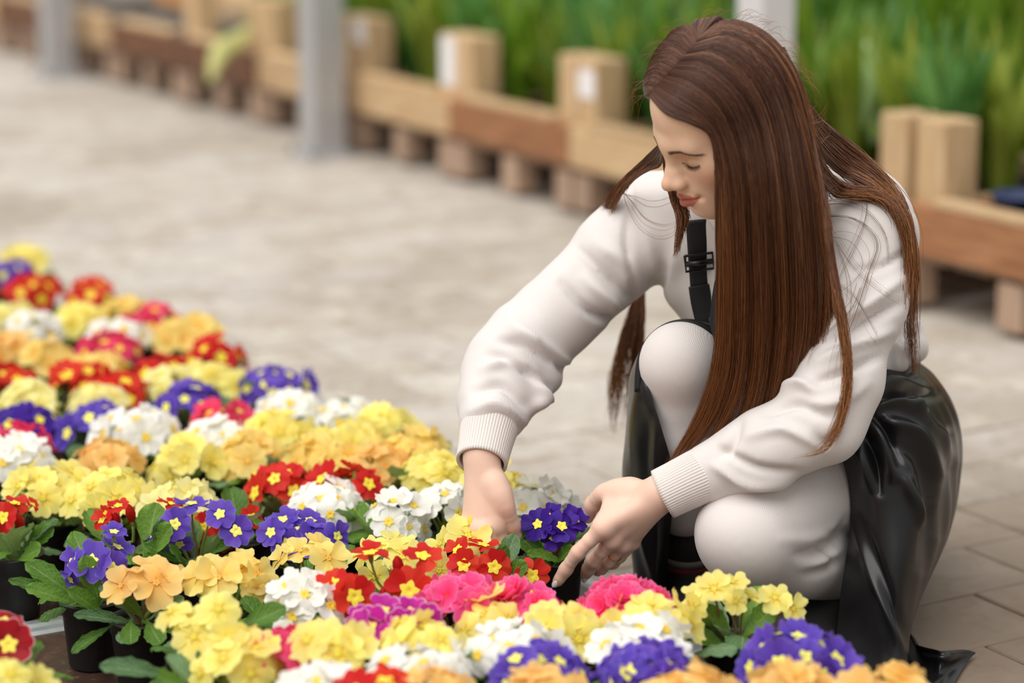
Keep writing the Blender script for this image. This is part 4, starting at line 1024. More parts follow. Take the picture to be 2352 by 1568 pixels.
# ------------------------------------------------------------------ hidden trunk and limbs that carry head and hands
KN_R, AN_R, HIP_R = P(1562, 838, 3.64), P(1578, 1330, 3.87), P(1880, 965, 4.00)
KN_L, AN_L, HIP_L = P(1718, 1228, 3.56), P(1880, 1400, 3.74), P(2010, 1010, 3.86)
tf = Field(P(1050, 1420, 3.9) - 0.25, P(2120, 420, 3.9) + 0.25, 0.012)
tf.chain([NECK, P(1800, 620, 3.76), P(1900, 800, 3.86), (HIP_R + HIP_L)/2], [0.05, 0.10, 0.09, 0.11], 0.05)
tf.chain([P(1760, 530, 3.70), SH_R, EL_R, P(1120, 985, 3.645)], [0.05, 0.034, 0.026, 0.022], 0.02)
tf.chain([P(1760, 530, 3.70), SH_L, EL_L, P(1590, 1098, 3.546)], [0.05, 0.036, 0.027, 0.022], 0.02)
tf.chain([HIP_R, KN_R, AN_R], [0.07, 0.045, 0.03], 0.02); tf.chain([HIP_L, KN_L, P(1900, 1305, 3.72), AN_L], [0.07, 0.045, 0.028, 0.022], 0.01)
tv, tF = tf.net(1)
bv = np.concatenate([hv, lh_v, rh_v, tv])
bF = np.concatenate([hF, lh_F + len(hv), rh_F + len(hv) + len(lh_v), tF + len(hv) + len(lh_v) + len(rh_v)])
hand_c = np.tile(np.array(hexc('efcdb9')), (len(lh_v) + len(rh_v), 1))
hp = np.concatenate([lh_v, rh_v]); red = np.zeros(len(hp))
for q in LI[:3] + LM[:3] + RI[:2] + RT[1:3] + [LI[3], LM[3]]: red += 0.5*np.exp(-(((hp - q)**2).sum(1))/0.013**2)
hand_c = hand_c*(1 - np.clip(red, 0, .7)[:, None]) + np.array(hexc('dd9680'))*np.clip(red, 0, .7)[:, None]
bcol = np.concatenate([skin, hand_c, np.tile(np.array(hexc('e9bd9c')), (len(tv), 1))])
def m_skin():
    t = NT('skin'); a = t.n('Attribute', attribute_name='skin').outputs['Color']
    n1 = t.noise(900, 3, 0.6, t.coord('Object')); n2 = t.noise(60, 3, 0.6, t.coord('Object'))
    c = t.mix(t.math('MULTIPLY', n2, 0.12), a, hexc('d08a6c'))
    b = t.bsdf(c, 0.48); b.inputs['Subsurface Weight'].default_value = 0.25; b.inputs['Subsurface Radius'].default_value = (1.0, 0.35, 0.2); b.inputs['Subsurface Scale'].default_value = 0.006
    b.inputs['Specular IOR Level'].default_value = 0.35
    t.l(t.bump(n1, 0.12, 0.0006), b.inputs['Normal']); return t.done(b)
M_SKIN = m_skin()
body = pobj('body', mesh('body', bv, bF, attrs={'skin': bcol}), M_SKIN)
# finger nails
M_NAIL = plain('nail_polish', hexc('f0e6e6'), 0.25)
def nail(p0, p1, toward, w=0.0098, l=0.0125, off=0.0084):
    ax = (p1 - p0)/np.linalg.norm(p1 - p0); up = toward - ax*(toward @ ax); up /= np.linalg.norm(up); sd = np.cross(ax, up)
    V = []; nu, nv = 7, 7
    for i in range(nu):
        u = i/(nu-1)*2 - 1
        for j in range(nv):
            q = j/(nv-1)*2 - 1; ww = w/2*math.sqrt(max(0.02, 1 - abs(u)**3.2*0.9))
            V.append(p1 + ax*(u*l/2 + 0.003) + sd*(q*ww) + up*(off + 0.0008 - 0.0032*q*q))
    F_ = [(i*nv+j, i*nv+j+1, (i+1)*nv+j+1, (i+1)*nv+j) for i in range(nu-1) for j in range(nv-1)]
    o = pobj('finger_nail', mesh('finger_nail', V, F_), M_NAIL, body)
    sm = o.modifiers.new('thickness', 'SOLIDIFY'); sm.thickness = 0.0008
    return o
nail(LI[2], LI[3], -AX_F*0.9 - AX_R*0.25 + AX_U*0.1); nail(LM[2], LM[3], -AX_F*0.7 + AX_R*0.1 - AX_U*0.5)
nail(LT[2], LT[3], -AX_R + AX_U*0.2); nail(RT[2], RT[3], -AX_F*0.6 + AX_R*0.6); nail(RI[2], RI[3], -AX_F); nail(RM[2], RM[3], -AX_F)
# ring on the ring finger
M_GOLD = plain('gold', hexc('d9a35c'), 0.22, Metallic=1.0)
rc = LR[0]*0.42 + LR[1]*0.58; ra = LR[1] - LR[0]; ra /= np.linalg.norm(ra); rb = np.cross(ra, AX_F); rb /= np.linalg.norm(rb); rd = np.cross(ra, rb)
aa = np.linspace(0, 2*np.pi, 33)
rv, rf = tube([rc + 0.0116*(np.cos(a)*rb + np.sin(a)*rd) for a in aa], 0.0013, 8, False)
ring = pobj('ring', mesh('ring', rv, rf), M_GOLD, body, 'thin gold ring with a small stone')
gv, gf = lathe([(0.0, 0.0026), (0.0016, 0.0022), (0.0022, 0.001), (0.0, -0.001)], 8)
gp = rc + 0.0106*rb*0 - AX_F*0.0105
# ------------------------------------------------------------------ brows and lashes as real hairs
def hairs(name, paths, rad, mat, parent, seg=6, sides=3, tip=0.25, attr=None):
    V, F_, T_, b = [], [], [], 0
    for k, p in enumerate(paths):
        p = catmull(p, seg); rr = np.full(seg, rad if np.isscalar(rad) else rad[k])*np.linspace(1, tip, seg)
        v, f = tube(p, rr, sides, False); V.append(v); F_ += [tuple(b + i for i in q) for q in f]; b += len(v)
        T_.append(np.full(len(v), 0.5 if attr is None else attr[k]))
    return pobj(name, mesh(name, np.concatenate(V), F_, attrs={'tone': np.concatenate(T_)}), mat, parent)
hb_tree = bvh(hv, hF)
def onface(x, z, off=0.0):                        # surface of the face in head coordinates
    h = hb_tree.ray_cast(Vector(Hd(x, 0.16, z)), Vector(-HR[:, 1]))
    p = np.array(h[0]) if h[0] is not None else Hd(x, 0.08, z)
    return p + HR[:, 1]*off
M_BROW = plain('brow_hair', hexc('735646'), 0.7); M_LASH = plain('lash_hair', hexc('1d1312'), 0.5)
r_ = np.random.default_rng(3)
for s in (1, -1):
    ps = []
    for k in range(330):
        u = r_.uniform(0, 1); x = 0.0125 + 0.041*u; z = 0.0125 + 0.0042*math.sin(min(1, u*1.15)*2.2) - 0.011*max(0, u - .55)*2 + r_.uniform(-1, 1)*0.0033*(1 - 0.55*u)
        p0 = onface(s*x, z, 0.0002); dx = 0.0048; p1 = onface(s*(x + dx), z + 0.0016*(1 - 1.6*u), 0.0009)
        ps.append([p0, (p0 + p1)/2 + HR[:, 1]*0.0007, p1])
    hairs('eyebrow', ps, 0.00021, M_BROW, body, 4)
    ps = []
    for k in range(46):
        u = k/45; x = 0.0175 + 0.030*u; z = -0.0145 + 0.0035*((x - 0.0315)/0.0155)**2
        p0 = onface(s*x, z, 0.0); fan = (u - 0.45)*0.010; ln = 0.0050 + 0.0024*math.sin(u*3.14) + r_.uniform(-.0012, .0012)
        dirv = HR[:, 1]*0.62*ln - HR[:, 2]*0.72*ln + HR[:, 0]*s*(fan + r_.uniform(-.0008, .0008))
        ps.append([p0, p0 + dirv*0.55 - HR[:, 2]*0.0008, p0 + dirv + HR[:, 2]*0.0016])
    hairs('eyelashes', ps, 0.00026, M_LASH, body, 5)
print('body', round(time.time() - T0, 1), len(bv))
# ------------------------------------------------------------------ clothes
def m_knit(name, col, scale=900, ang=0.6, bump=0.35, rough=0.85):
    t = NT(name); co = t.coord('Object'); mp = t.n('Mapping'); mp.inputs['Rotation'].default_value = (0.2, ang, 0.3); t.l(co, mp.inputs[0])
    w = t.n('TexWave'); w.inputs['Scale'].default_value = scale/10; w.inputs['Distortion'].default_value = 0.6; t.l(mp.outputs[0], w.inputs['Vector'])
    n = t.noise(25, 3, 0.5, co); c = t.mix(t.math('MULTIPLY', n, 0.35), col, tuple(x*0.9 for x in col))
    b = t.bsdf(c, rough); b.inputs['Sheen Weight'].default_value = 0.15
    t.l(t.bump(w.outputs['Fac'], bump, 0.0006), b.inputs['Normal']); return t.done(b)
WHITE = hexc('e1dbd9')
M_SHIRT = m_knit('white_sweat_fabric', WHITE, 1500, 0.6, 0.25); M_RIB = m_knit('white_rib', hexc('e2dbd7'), 1500, 0.6, 0.1); M_TROU = m_knit('white_rib_jersey', hexc('e0d9d7'), 1300, 0.5, 0.3)
SA = (SH_L - SH_R); SA /= np.linalg.norm(SA)
SP = P(1830, 480, 3.72) - P(1960, 900, 3.90); SP /= np.linalg.norm(SP)
SN = np.cross(SP, SA); SN /= np.linalg.norm(SN); SA2 = np.cross(SN, SP); RT3 = np.c_[SA2, SN, SP]
if SN @ AX_F > 0: SN = -SN
sf = Field(P(1060, 1120, 3.75) - np.array([0.02, .35, .05]), P(2140, 380, 3.75) + np.array([0.05, .38, .12]), 0.0055)
sf.ell(P(1775, 620, 3.77), (0.195, 0.125, 0.19), RT3, 0.04)
sf.ell(P(1845, 500, 3.75), (0.185, 0.10, 0.115), RT3, 0.05)
sf.ell(P(1885, 770, 3.84), (0.155, 0.13, 0.15), RT3, 0.05)
sf.cone(P(1500, 500, 3.80), P(1640, 480, 3.72), 0.062, 0.06, 0.05); sf.cone(P(1985, 530, 3.60), P(1850, 480, 3.70), 0.068, 0.07, 0.05)
sf.chain([P(1494, 512, 3.80), P(1415, 588, 3.79)], [0.075, 0.072], 0.03)
sf.cone(P(1395, 612, 3.79), P(1240, 762, 3.765), 0.0665, 0.066, 0.007)
sf.cone(P(1205, 786, 3.755), P(1166, 836, 3.735), 0.067, 0.066, 0.006)
sf.cone(P(1152, 868, 3.72), P(1136, 925, 3.695), 0.063, 0.057, 0.006); sf.cone(P(1140, 930, 3.69), P(1126, 966, 3.665), 0.055, 0.047, 0.008)
sf.cone(P(1250, 868, 3.74), P(1205, 905, 3.71), 0.030, 0.028, 0.02); sf.cone(P(1200, 925, 3.70), P(1180, 960, 3.68), 0.026, 0.020, 0.015)
sf.chain([P(2000, 548, 3.585), P(1978, 700, 3.55), P(1925, 880, 3.52), P(1885, 968, 3.515), P(1760, 1030, 3.525), P(1632, 1084, 3.543)], [0.070, 0.061, 0.058, 0.059, 0.054, 0.0445], 0.03)
# open the neck
sf.cone(P(1715, 430, 3.60), NECK, 0.066, 0.058, 0.01, True)
sv_, sF_ = sf.net(2)
sn_ = normals(sv_, sF_)
# large soft unevenness, then the folds the photo shows
sv_ = sv_ + sn_*(0.0035*vnoise(sv_, 42, 1) + 0.0018*vnoise(sv_, 95, 2))[:, None]
FOLDS = [
 # farther arm
 ([(1330, 575), (1400, 640), (1455, 690)], -0.010, 13), ([(1345, 640), (1400, 690), (1445, 730)], 0.008, 16),
 ([(1290, 650), (1360, 720), (1440, 740)], -0.009, 12), ([(1420, 700), (1440, 760), (1380, 820)], -0.010, 14),
 ([(1180, 745), (1250, 800), (1330, 860)], 0.009, 17), ([(1240, 790), (1300, 850), (1320, 870)], -0.010, 12),
 ([(1150, 780), (1200, 790), (1260, 830)], -0.010, 12), ([(1110, 850), (1160, 830), (1220, 850)], 0.008, 14), ([(1125, 815), (1180, 835), (1260, 890)], -0.011, 12),
 ([(1090, 900), (1150, 885), (1215, 940)], -0.009, 12), ([(1230, 860), (1250, 910), (1225, 940)], 0.010, 13), ([(1085, 945), (1140, 930), (1200, 975)], 0.008, 13),
 ([(1095, 985), (1150, 958), (1205, 985)], -0.007, 9), ([(1370, 560), (1430, 600), (1450, 660)], 0.006, 20), ([(1450, 430), (1440, 560), (1465, 700)], -0.006, 10),
 # chest
 ([(1520, 620), (1500, 690), (1490, 740)], -0.012, 20), ([(1560, 560), (1545, 640), (1560, 720)], 0.006, 22), ([(1480, 520), (1500, 600), (1540, 690)], 0.005, 20),
 # nearer arm
 ([(1960, 620), (2030, 610), (2080, 580)], -0.006, 10), ([(1910, 750), (1990, 700), (2070, 640)], 0.008, 15), ([(1900, 790), (1985, 740), (2065, 700)], -0.010, 12),
 ([(1880, 830), (1970, 790), (2045, 760)], 0.008, 15), ([(1870, 880), (1950, 850), (2020, 820)], -0.010, 12), ([(1850, 930), (1930, 920), (1990, 880)], 0.006, 16),
 ([(1790, 900), (1840, 880), (1880, 900)], 0.009, 14), ([(1760, 950), (1830, 930), (1900, 960)], -0.008, 12), ([(1720, 1000), (1800, 985), (1880, 1020)], 0.006, 14),
 ([(1650, 1030), (1740, 1075), (1840, 1085)], -0.008, 11), ([(1640, 1070), (1720, 1110), (1830, 1110)], 0.007, 12), ([(1700, 970), (1680, 1020), (1650, 1050)], -0.006, 12),
 ([(1870, 1000), (1900, 1020), (1930, 990)], -0.006, 12)]
FOLDS = [(a, b*1.8, c*0.85) for a, b, c in FOLDS]
sv_ = crease(sv_, sn_, FOLDS); sE = edges_of(sF_); sv_ = relax(sv_, sF_, 0.35, sE)
shirt = pobj('sweatshirt', mesh('sweatshirt', sv_, sF_), M_SHIRT, None, 'white long-sleeved sweatshirt with ribbed cuffs')
T_SHIRT = bvh(sv_, sF_)
def ribbed(path, rad, ribs, depth, name, n_per=6, ell=None, lip=0.0):
    path = catmull(path, 18); m = len(path); n = ribs*n_per; tg = np.gradient(path, axis=0); tg /= np.linalg.norm(tg, axis=1)[:, None]
    rad = np.interp(np.linspace(0, 1, m), np.linspace(0, 1, len(rad)), rad); nr = np.cross(tg[0], (0.3, 0.2, 0.93)); V = []
    a = np.linspace(0, 2*np.pi, n, endpoint=False); wob = depth*np.cos(a*ribs)
    for i in range(m):
        nr = nr - tg[i]*(nr @ tg[i]); nr /= np.linalg.norm(nr); bn = np.cross(tg[i], nr); rr = rad[i] + wob
        V.append(path[i] + rr[:, None]*(np.cos(a)[:, None]*nr + np.sin(a)[:, None]*bn))
    F_ = [(i*n+k, i*n+(k+1) % n, (i+1)*n+(k+1) % n, (i+1)*n+k) for i in range(m-1) for k in range(n)]
    return np.concatenate(V), F_
for nm, pa, rd in (('far', [P(1126, 968, 3.664), P(1118, 1005, 3.645), P(1106, 1062, 3.617)], [0.040, 0.0415, 0.0395, 0.0375, 0.0365]),
                   ('near', [P(1640, 1080, 3.542), P(1590, 1102, 3.546), P(1522, 1135, 3.552)], [0.038, 0.0395, 0.0380, 0.0365, 0.0360])):
    v, f = ribbed(pa, rd, 56, 0.0005, 'cuff')
    o = pobj('cuff', mesh('cuff', v, f), M_RIB, shirt, 'ribbed cuff'); sm = o.modifiers.new('thickness', 'SOLIDIFY'); sm.thickness = 0.004; sm.offset = 0
# collar
cn = Hd(0, -0.022, -0.055) - NECK; cn /= np.linalg.norm(cn); cb = np.cross(cn, AX_R); cb /= np.linalg.norm(cb); cc = np.cross(cn, cb)
def collar_ring(r, up, thick): return [NECK + cn*(up + 0.012*math.cos(a)) + r*(math.cos(a)*cb*1.02 + math.sin(a)*cc*1.06) for a in np.linspace(0, 2*np.pi, 49)]
v, f = tube(collar_ring(0.070, 0.030, 0.01), 0.0125, 10, False)
col_o = pobj('collar', mesh('collar', v, f), M_RIB, shirt)
v, f = tube(collar_ring(0.0655, 0.046, 0.01), 0.0095, 10, False)
pobj('collar', mesh('collar', v, f), M_RIB, shirt)
# gathered hem showing at the back of the waist
hm = Field(P(2020, 860, 3.75) - 0.2, P(2105, 735, 3.85) + 0.2, 0.004)
hm.chain([P(1960, 790, 3.66), P(2040, 762, 3.72), P(2085, 755, 3.84), P(2050, 750, 3.97)], [0.026, 0.024, 0.022, 0.024], 0.008)
hm.chain([P(1960, 832, 3.66), P(2045, 812, 3.71), P(2092, 795, 3.84), P(2060, 790, 3.98)], [0.034, 0.032, 0.028, 0.03], 0.008)
v, f = hm.net(2); n_ = normals(v, f); v = v + n_*(0.003*vnoise(v, 110, 5))[:, None]
v = crease(v, n_, [([(2040, 745), (2050, 790), (2045, 840)], -0.008, 8), ([(2065, 745), (2075, 790), (2070, 835)], -0.006, 7), ([(2000, 790), (2050, 778), (2100, 768)], -0.010, 8)])
pobj('hem', mesh('hem', v, f), M_SHIRT, shirt)
# ------------------------------------------------------------------ trousers
pf_ = Field(P(1440, 1420, 3.7) - np.array([.02, .30, .02]), P(2120, 720, 3.7) + np.array([.05, .45, .05]), 0.005)
pf_.chain([HIP_R, P(1720, 890, 3.82), KN_R], [0.10, 0.078, 0.056], 0.03)
pf_.chain([KN_R, P(1563, 1000, 3.70), P(1574, 1160, 3.79)], [0.056, 0.055, 0.050], 0.02)
pf_.ell(KN_R + np.array([0, -0.012, 0.012]), (0.049, 0.048, 0.047), None, 0.03)
pf_.chain([HIP_L, P(1870, 1105, 3.68), KN_L], [0.115, 0.088, 0.071], 0.03)
pf_.ell(P(1700, 1225, 3.545), (0.062, 0.062, 0.060), None, 0.03)
pf_.chain([P(1720, 1242, 3.575), P(1830, 1268, 3.66), P(1915, 1300, 3.72)], [0.066, 0.066, 0.056], 0.02)
pf_.ell((HIP_L + HIP_R)/2, (0.17, 0.14, 0.13), None, 0.06)
tv_, tF_ = pf_.net(2); tn_ = normals(tv_, tF_)
tv_ = tv_ + tn_*(0.0018*vnoise(tv_, 50, 8))[:, None]
tv_ = crease(tv_, tn_, [([(1800, 1240), (1870, 1235), (1945, 1200)], 0.006, 14), ([(1830, 1275), (1890, 1262), (1945, 1215)], -0.012, 10), ([(1840, 1300), (1890, 1285), (1930, 1262)], 0.008, 11),
    ([(1880, 1245), (1900, 1262), (1915, 1300)], -0.008, 8), ([(1850, 1320), (1890, 1310), (1920, 1295)], -0.006, 10), ([(1900, 1225), (1920, 1220), (1945, 1190)], -0.006, 9)])
tv_ = relax(tv_, tF_, 0.35)
trou = pobj('trousers', mesh('trousers', tv_, tF_), M_TROU, None, 'white ribbed jersey trousers')
T_TROU = bvh(tv_, tF_)
# ------------------------------------------------------------------ boots
M_BOOT = plain('black_knit_boot', hexc('191718'), 0.8, 0.25, 200); M_SOLE = plain('boot_sole', hexc('0e0d0d'), 0.6)
M_STR1 = plain('grey_stripe', hexc('77736e'), 0.8, 0.2, 300); M_STR2 = plain('red_stripe', hexc('6e1a22'), 0.8, 0.2, 300)
def boot(top, ankle, heel, ball, toe, label, stripes):
    fd = Field(np.min([top, ankle, heel, ball, toe], 0) - 0.08, np.max([top, ankle, heel, ball, toe], 0) + 0.08, 0.004)
    fd.chain([top, ankle], [0.056, 0.046], 0.02); fd.cone(ankle, heel, 0.044, 0.032, 0.03); fd.cone(heel, ball, 0.032, 0.036, 0.03); fd.cone(ankle, ball, 0.04, 0.034, 0.03); fd.cone(ball, toe, 0.036, 0.026, 0.02)
    fl_ = -0.002
    v, F_ = fd.net(2); v[:, 2] = np.maximum(v[:, 2], 0.012)
    e = pobj('boot', mesh('boot', v, F_), M_BOOT, None, label)
    # sole follows the foot from heel to toe
    pth = catmull([heel, (heel + ball)/2, ball, toe], 14); sd = np.cross(toe - heel, (0, 0, 1)); sd /= np.linalg.norm(sd); V = []
    w = np.array([0.028, 0.031, 0.031, 0.029, 0.028, 0.029, 0.032, 0.035, 0.037, 0.037, 0.034, 0.03, 0.024, 0.014])
    for zz in (0, 1):
        for k in range(14):
            c = pth[k].copy(); zb = max(0.0, pth[k][2] - 0.036)
            for s in (-1, 1): V.append(np.array([c[0] + s*sd[0]*w[k], c[1] + s*sd[1]*w[k], zb + 0.016*zz]))
    F2 = [(2*k, 2*k+2, 2*k+3, 2*k+1) for k in range(13)] + [(28+2*k, 28+2*k+1, 28+2*k+3, 28+2*k+2) for k in range(13)]
    F2 += [(2*k, 28+2*k, 30+2*k, 2*k+2) for k in range(13)] + [(2*k+1, 2*k+3, 31+2*k, 29+2*k) for k in range(13)] + [(0, 1, 29, 28), (26, 54, 55, 27)]
    pobj('sole', mesh('sole', V, F2, smooth=False), M_SOLE, e)
    if stripes:
        ax = ankle - top; ax /= np.linalg.norm(ax); b1 = np.cross(ax, AX_R); b1 /= np.linalg.norm(b1); b2 = np.cross(ax, b1)
        for t_, mt, nm in ((-0.02, M_STR1, 'grey stripe'), (0.14, M_STR2, 'dark red stripe')):
            c = top + (ankle - top)*t_; r0 = 0.0605; V = []
            for h_ in (-0.0075, 0.0075):
                V += [c + ax*h_ + r0*(math.cos(a)*b1 + math.sin(a)*b2) for a in np.linspace(0, 2*np.pi, 40, endpoint=False)]
            o = pobj('stripe', mesh('stripe', V, [(k, (k+1) % 40, 40+(k+1) % 40, 40+k) for k in range(40)]), mt, e, nm)
            sm = o.modifiers.new('thickness', 'SOLIDIFY'); sm.thickness = 0.002
    return e
ga = G(1560, 1432, 0.03)
boot(P(1588, 1245, 3.828), P(1600, 1350, 3.885), G(1630, 1405, 0.045), G(1560, 1440, 0.04), G(1520, 1455, 0.034), 'black sock boot with grey and red stripes', True)
boot(P(1900, 1305, 3.735), P(1885, 1420, 3.745), P(1890, 1455, 3.76), G(1860, 1545, 0.04), G(1815, 1560, 0.034), 'black sock boot of the kneeling leg', False)
# ------------------------------------------------------------------ apron
def m_leather():
    t = NT('black_apron_leather'); co = t.coord('Object'); n = t.noise(700, 4, 0.6, co); n2 = t.noise(14, 4, 0.6, co)
    c = t.mix(n2, hexc('0d0c0e'), hexc('19191c')); b = t.bsdf(c, t.math('MULTIPLY_ADD', n2, 0.2, 0.22)); b.inputs['Specular IOR Level'].default_value = 0.45
    t.l(t.bump(n, 0.08, 0.0008), b.inputs['Normal']); return t.done(b)
M_APRON = m_leather(); M_WEB = plain('black_webbing', hexc('19191b'), 0.6, 0.2, 250); M_BUCK = plain('black_plastic_buckle', hexc('141416'), 0.3)
def sheet(rows, nu, nv, name, folds=(), noise=0.0, seed=0, thick=0.0022, parent=None):
    R = np.array([catmull([np.array(q) for q in r], nv) for r in rows])
    S_ = np.stack([catmull(R[:, j], nu) for j in range(nv)], 1)
    v = S_.reshape(-1, 3); F_ = np.array([(i*nv+j, i*nv+j+1, (i+1)*nv+j+1, (i+1)*nv+j) for i in range(nu-1) for j in range(nv-1)])
    n = normals(v, F_); sg = np.sign((-(n*(v - CAM)).sum(1)).mean()); n = n*sg
    if sg < 0: F_ = F_[:, ::-1]
    if noise: v = v + n*(noise*vnoise(v*np.array([1, 1, 0.45]), 60, seed))[:, None]
    if folds: v = crease(v, n, folds)
    e_ = edges_of(F_)
    for _ in range(3): v = relax(v, F_, 0.5, e_)
    v[:, 2] = np.maximum(v[:, 2], 0.006)
    o = pobj(name, mesh(name, v, F_), M_APRON, parent); sm = o.modifiers.new('thickness', 'SOLIDIFY'); sm.thickness = thick; sm.offset = -1
    return o, v, F_
def R4(y): return y
PANEL_L = [
 [P(1895, 880, 3.62), P(1960, 862, 3.62), P(2030, 845, 3.66), P(2085, 835, 3.76), P(2108, 832, 3.88), P(2070, 815, 4.02), P(1990, 800, 4.08)],
 [P(1895, 960, 3.60), P(1975, 920, 3.56), P(2055, 885, 3.60), P(2115, 870, 3.72), P(2146, 862, 3.88), P(2110, 850, 4.06), P(2000, 840, 4.14)],
 [P(1925, 1035, 3.575), P(1995, 990, 3.54), P(2085, 950, 3.57), P(2155, 935, 3.70), P(2188, 925, 3.88), P(2150, 920, 4.08), P(2020, 910, 4.18)],
 [P(1946, 1110, 3.58), P(2015, 1080, 3.53), P(2105, 1045, 3.55), P(2178, 1020, 3.68), P(2208, 1000, 3.88), P(2165, 1000, 4.08), P(2020, 1000, 4.18)],
 [P(1950, 1200, 3.60), P(2022, 1185, 3.53), P(2110, 1160, 3.54), P(2178, 1130, 3.66), P(2203, 1110, 3.88), P(2160, 1110, 4.06), P(2020, 1110, 4.16)],
 [P(1938, 1290, 3.61), P(2020, 1290, 3.53), P(2095, 1275, 3.53), P(2155, 1250, 3.65), P(2178, 1225, 3.86), P(2130, 1225, 4.02), P(2020, 1225, 4.12)],
 [P(1925, 1390, 3.60), P(2015, 1400, 3.53), P(2075, 1385, 3.53), P(2118, 1355, 3.64), P(2130, 1325, 3.82), P(2090, 1320, 3.96), P(2000, 1320, 4.06)],
 [P(1915, 1490, 3.58), P(2030, 1500, 3.52), P(2075, 1480, 3.53), P(2092, 1445, 3.64), P(2085, 1410, 3.80), P(2050, 1400, 3.92), P(1980, 1400, 4.0)],
 [P(1905, 1590, 3.545), P(2050, 1600, 3.50), P(2095, 1572, 3.53), P(2085, 1510, 3.66), P(2060, 1465, 3.79), P(2020, 1450, 3.88), P(1960, 1440, 3.94)]]
AF = [(a_, 1.35*b_, c_) for a_, b_, c_ in [([(1990, 870), (2050, 860), (2110, 880)], -0.012, 12), ([(2000, 885), (2070, 878), (2140, 900)], 0.012, 11), ([(2010, 915), (2080, 905), (2150, 905)], -0.014, 13),
 ([(2010, 930), (2060, 925), (2100, 945)], 0.013, 12), ([(2110, 905), (2095, 930), (2130, 965)], 0.012, 11), ([(2110, 960), (2160, 1000), (2195, 1060)], 0.011, 13),
 ([(1975, 955), (2020, 1000), (2052, 1095)], 0.016, 12), ([(1990, 945), (2045, 1000), (2075, 1080)], -0.012, 14), ([(2035, 965), (2110, 1000), (2160, 1090)], 0.012, 12), ([(2060, 1010), (2120, 1060), (2150, 1140)], -0.010, 16),
 ([(1960, 1010), (1985, 1060), (1995, 1120)], 0.008, 12), ([(1985, 1000), (2010, 1060), (2020, 1130)], -0.010, 10), ([(2070, 1080), (2100, 1150), (2125, 1205)], 0.010, 13), ([(2120, 1080), (2140, 1180), (2120, 1300)], -0.010, 16),
 ([(1958, 1190), (1990, 1290), (2035, 1400), (2085, 1520)], 0.005, 9), ([(1975, 1190), (2010, 1290), (2055, 1400), (2100, 1500)], -0.006, 12), ([(2180, 1000), (2190, 1100), (2160, 1220)], -0.010, 14)]]
apron, av_, aF_ = sheet(PANEL_L, 300, 220, 'apron', AF, 0.004, 4)
apron['label'] = 'black leather-look split apron'
# corner of the apron spread out on the floor
TRAIN = [[P(2045, 1440, 3.80), P(2070, 1462, 3.77), P(2090, 1495, 3.73), P(2080, 1540, 3.66)],
 [P(2080, 1470, 3.79), P(2105, 1490, 3.74), P(2110, 1520, 3.69), P(2095, 1560, 3.62)],
 [G(2150, 1492, 0.045), G(2160, 1508, 0.035), G(2150, 1540, 0.02), G(2120, 1600, 0.012)],
 [G(2205, 1493, 0.022), G(2205, 1506, 0.018), G(2190, 1535, 0.012), G(2150, 1600, 0.008)],
 [G(2240, 1499, 0.010), G(2232, 1508, 0.008), G(2212, 1535, 0.008), G(2175, 1600, 0.006)]]
sheet(TRAIN, 60, 40, 'apron_corner', [([(2090, 1490), (2150, 1510), (2230, 1500)], 0.008, 12), ([(2085, 1520), (2140, 1545), (2190, 1530)], -0.006, 12)], 0.002, 9, parent=apron)
# panel over the farther leg
PANEL_R = [
 [P(1574, 745, 3.640), P(1568, 743, 3.645), P(1562, 742, 3.655), P(1558, 742, 3.67), P(1562, 745, 3.74), P(1582, 752, 3.82)],
 [P(1502, 782, 3.640), P(1496, 779, 3.645), P(1490, 780, 3.655), P(1486, 786, 3.69), P(1492, 802, 3.78), P(1525, 818, 3.87)],
 [P(1484, 832, 3.632), P(1474, 828, 3.638), P(1462, 835, 3.65), P(1452, 850, 3.70), P(1455, 870, 3.79), P(1500, 880, 3.90)],
 [P(1492, 900, 3.615), P(1475, 896, 3.625), P(1455, 900, 3.66), P(1443, 910, 3.73), P(1450, 930, 3.82), P(1500, 940, 3.92)],
 [P(1520, 990, 3.61), P(1490, 990, 3.63), P(1460, 990, 3.67), P(1437, 1000, 3.75), P(1445, 1015, 3.84), P(1500, 1020, 3.94)],
 [P(1545, 1075, 3.64), P(1505, 1085, 3.65), P(1465, 1085, 3.69), P(1431, 1090, 3.77), P(1440, 1100, 3.86), P(1500, 1110, 3.95)],
 [P(1545, 1170, 3.68), P(1510, 1180, 3.68), P(1475, 1180, 3.71), P(1440, 1185, 3.79), P(1450, 1195, 3.87), P(1500, 1200, 3.95)],
 [P(1535, 1280, 3.73), P(1510, 1290, 3.72), P(1485, 1290, 3.75), P(1455, 1290, 3.81), P(1460, 1300, 3.88), P(1500, 1300, 3.95)],
 [P(1530, 1400, 3.79), P(1510, 1410, 3.77), P(1490, 1410, 3.79), P(1462, 1405, 3.83), P(1468, 1405, 3.89), P(1500, 1400, 3.95)]]
sheet(PANEL_R, 120, 60, 'apron_panel', [([(1470, 880), (1455, 960), (1450, 1050)], 0.006, 12), ([(1490, 960), (1480, 1060), (1490, 1150)], -0.007, 14), ([(1470, 1160), (1480, 1240), (1500, 1320)], 0.006, 10)], 0.002, 6, parent=apron)
